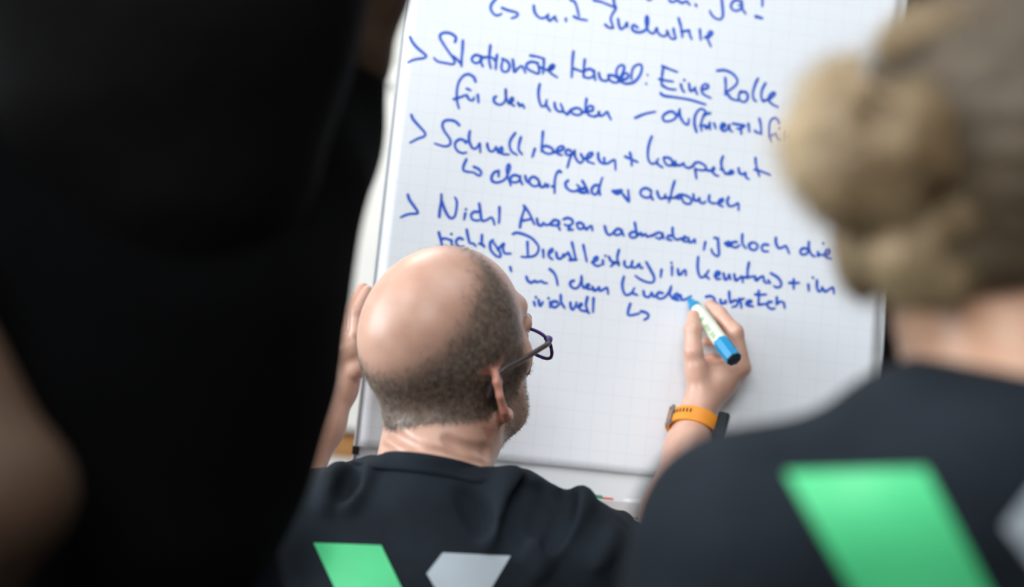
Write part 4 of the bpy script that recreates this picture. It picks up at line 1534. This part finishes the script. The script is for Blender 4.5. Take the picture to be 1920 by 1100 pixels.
# t-shirt
T = Solid()
T.ell(wC7 - wsp * .19 + wdp * .04, [wsh, wsp, wdp], (.172, .21, .098), k=.05)
T.ell(wC7 - wsp * .42 + wdp * .035, [wsh, wsp, wdp], (.155, .22, .105), k=.06)
T.ell(P(1885, 800, .81), [wsh, wsp, wdp], (.075, .026, .066), k=.05)
T.cap(wC7 + wdp * .012, wLS, .0545, .0555, k=.05)
T.cap(wC7 + wdp * .012, wRS, .0545, .0555, k=.05)
for sj, s in ((wLS, -1), (wRS, 1)):
    e = sj + np.array([s * .045, .02, -.27])
    T.cap(sj, sj + .62 * (e - sj), .0575, .060, k=.03)
    T.cap(sj + .5 * (e - sj), e, .050, .048, k=.004, op='s')
me_, V1, J1 = T.mesh('t_shirt', .0045, smooth=2)
ws = link_mesh('t_shirt', me_, M_shirt, wom)
decal('shirt_print', [[(1472, 886), (1735, 878), (2010, 1400), (1765, 1400)], [(1955, 890), (2200, 895), (2030, 1180), (1882, 985)]],
      bvh_of(V1, J1), (M_green, M_grey), ws)
T = Solid()
T.ell(wPEL, [wsh, wsp, wdp], (.16, .12, .12), k=.05)
for i in (0, 1):
    T.chain([wHP[i], wKN[i], wAN[i]], [.082, .062, .05], k=.04)
body('trousers', T, .008, M_trouser, wom)
for i in (0, 1):
    T = Solid()
    T.ell(wAN[i] + np.array([0, -.03, -.005]), XYZ, (.043, .05, .055), k=.02)
    T.ell(wAN[i] + np.array([0, -.10, -.03]), XYZ, (.040, .035, .038), k=.03)
    body('shoe', T, .006, M_black, wom)

# ================= the person in black on the left
lef = empty('person', (P(270, 800, 1.0)[0], 1.0, 0), 'dark blurred person in black with a raised bare arm in the left foreground', 'person')
lRS = P(550, 262, 1.12); lLS = P(-300, 330, .88)
lsh = unit(lRS - lLS)
lNB = P(250, -70, 1.0)
lW = P(226, 1040, .99)
lPEL = np.array([lW[0], lW[1], .90])
ldp = unit(np.cross(np.array([0, 0, 1.]), lsh))
if ldp @ CF < 0:
    ldp = -ldp
lF = ldp; lRr = unit(lsh - (lsh @ [0, 0, 1]) * np.array([0, 0, 1.])); lU = np.cross(lRr, lF)
if lU[2] < 0:
    lF = -lF; lU = -lU
HL = Head(lNB + np.array([0.02, .03, .20]), lRr, lF, lU, .97)
lRE = P(712, -350, 1.13); lRW = P(560, -640, 1.26)
lLE = P(12, 925, .765); lLW = P(-190, 1330, .88)
S = Solid()
HL.grow(S)
S.cap(HL(0, -.03, -.05), lNB - np.array([0, 0, .05]), .052, .06, k=.03)
S.cap(lNB - np.array([0, 0, .06]) + lF * .03, lPEL + lF * .01, .055, .060, k=.04)
S.cap(lNB - np.array([0, 0, .07]), lRS, .04, .04, k=.03)
S.cap(lNB - np.array([0, 0, .07]), lLS, .04, .04, k=.03)
S.chain([lRS, P(628, 110, 1.12), P(668, -30, 1.125), lRE], [.042, .040, .0395, .034], k=.02)
S.chain([lRE, lRW], [.035, .024], k=.02)
S.chain([lLS, lLE], [.044, .0325], k=.02)
S.chain([lLE, lLW], [.033, .026], k=.02)
for wr, dv in ((lRW, unit(np.array([-.2, .5, .5]))), (lLW, unit(lLW - lLE))):
    a_, b_ = perp(dv)
    S.cap(wr, wr + dv * .075, .022, .026, k=.012)
    for k in range(4):
        b0 = wr + dv * .09 + a_ * (k - 1.5) * .018
        S.chain([b0, b0 + dv * .035 + b_ * .01, b0 + dv * .05 + b_ * .03], [.0088, .008, .007], k=.004)
    S.chain([wr + dv * .03 + a_ * .025, wr + dv * .075 + a_ * .05], [.012, .008], k=.006)
lHP = [lPEL + lRr * s * .085 - np.array([0, 0, .05]) for s in (-1, 1)]
lAN = [np.array([lPEL[0] + lRr[0] * s * .10, lPEL[1] + lRr[1] * s * .10, .085]) for s in (-1, 1)]
for i in (0, 1):
    S.chain([lHP[i] - np.array([0, 0, .04]), .5 * (lHP[i] + lAN[i]) + lF * .015, lAN[i]], [.055, .045, .034], k=.03)
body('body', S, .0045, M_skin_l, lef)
eyes(HL, lef)
S = Solid()
S.ell(HL(0, -.016, .046), [lRr, lF, lU], (.089, .104, .102), k=.02)
S.chain([P(420, -330, .99), P(448, -60, .985), P(412, 120, .98), P(400, 330, .965), P(380, 520, .955)], [.09, .0815, .0785, .060, .03], k=.04)
S.chain([P(180, -300, .96), P(140, 0, .93), P(150, 250, .91), P(170, 430, .90)], [.09, .08, .065, .03], k=.04)
S.chain([P(320, -200, .95), P(300, 100, .94), P(290, 400, .93), P(290, 560, .93)], [.08, .075, .06, .03], k=.04)
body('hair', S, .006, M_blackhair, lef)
T = Solid()
T.cap(lRS, P(624, 100, 1.12), .0510, .0455, k=.03)
hc = P(626, 150, 1.12); hd = unit(CU + .03 * CR)
T.ell(hc + hd * .30, XYZ, (.30, .30, .30), k=.002, op='s')
T.chain([P(555, 330, 1.07), P(496, 500, 1.06), P(463, 700, 1.055), P(418, 860, 1.05), P(362, 955, 1.04), P(300, 1020, 1.01)], [.0425, .0525, .0555, .0560, .053, .05], k=.025)
T.cap(lRS, P(555, 330, 1.07), .050, .044, k=.04)
T.ell(P(260, 520, .99), [lRr, lU, lF], (.15, .24, .10), k=.05)
T.chain([P(60, 300, .92), P(150, 700, .95), P(190, 980, .96)], [.07, .075, .07], k=.05)
T.cap(P(260, 560, .985), lPEL + np.array([0, 0, .06]), .115, .094, k=.05)
T.cap(P(200, -40, .96), lLS, .058, .056, k=.05)
T.cap(P(330, 60, 1.02), lRS, .06, .056, k=.05)
T.cap(lLS, lLS + .42 * (lLE - lLS), .056, .050, k=.03)
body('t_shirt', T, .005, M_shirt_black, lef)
T = Solid()
T.ell(lPEL - np.array([0, 0, .02]), [lRr, lF, lU], (.130, .082, .13), k=.04)
for i in (0, 1):
    T.chain([lHP[i] - np.array([0, 0, .04]), .5 * (lHP[i] + lAN[i]) + lF * .015, lAN[i]], [.072, .060, .05], k=.04)
body('trousers', T, .008, M_trouser, lef)
for i in (0, 1):
    T = Solid()
    T.ell(lAN[i] + np.array([0, 0, -.03]), XYZ, (.042, .05, .055), k=.02)
    T.cap(lAN[i] - np.array([0, 0, .045]), lAN[i] - np.array([0, 0, .05]) + lF * .13, .040, .034, k=.02)
    body('shoe', T, .006, M_black, lef)
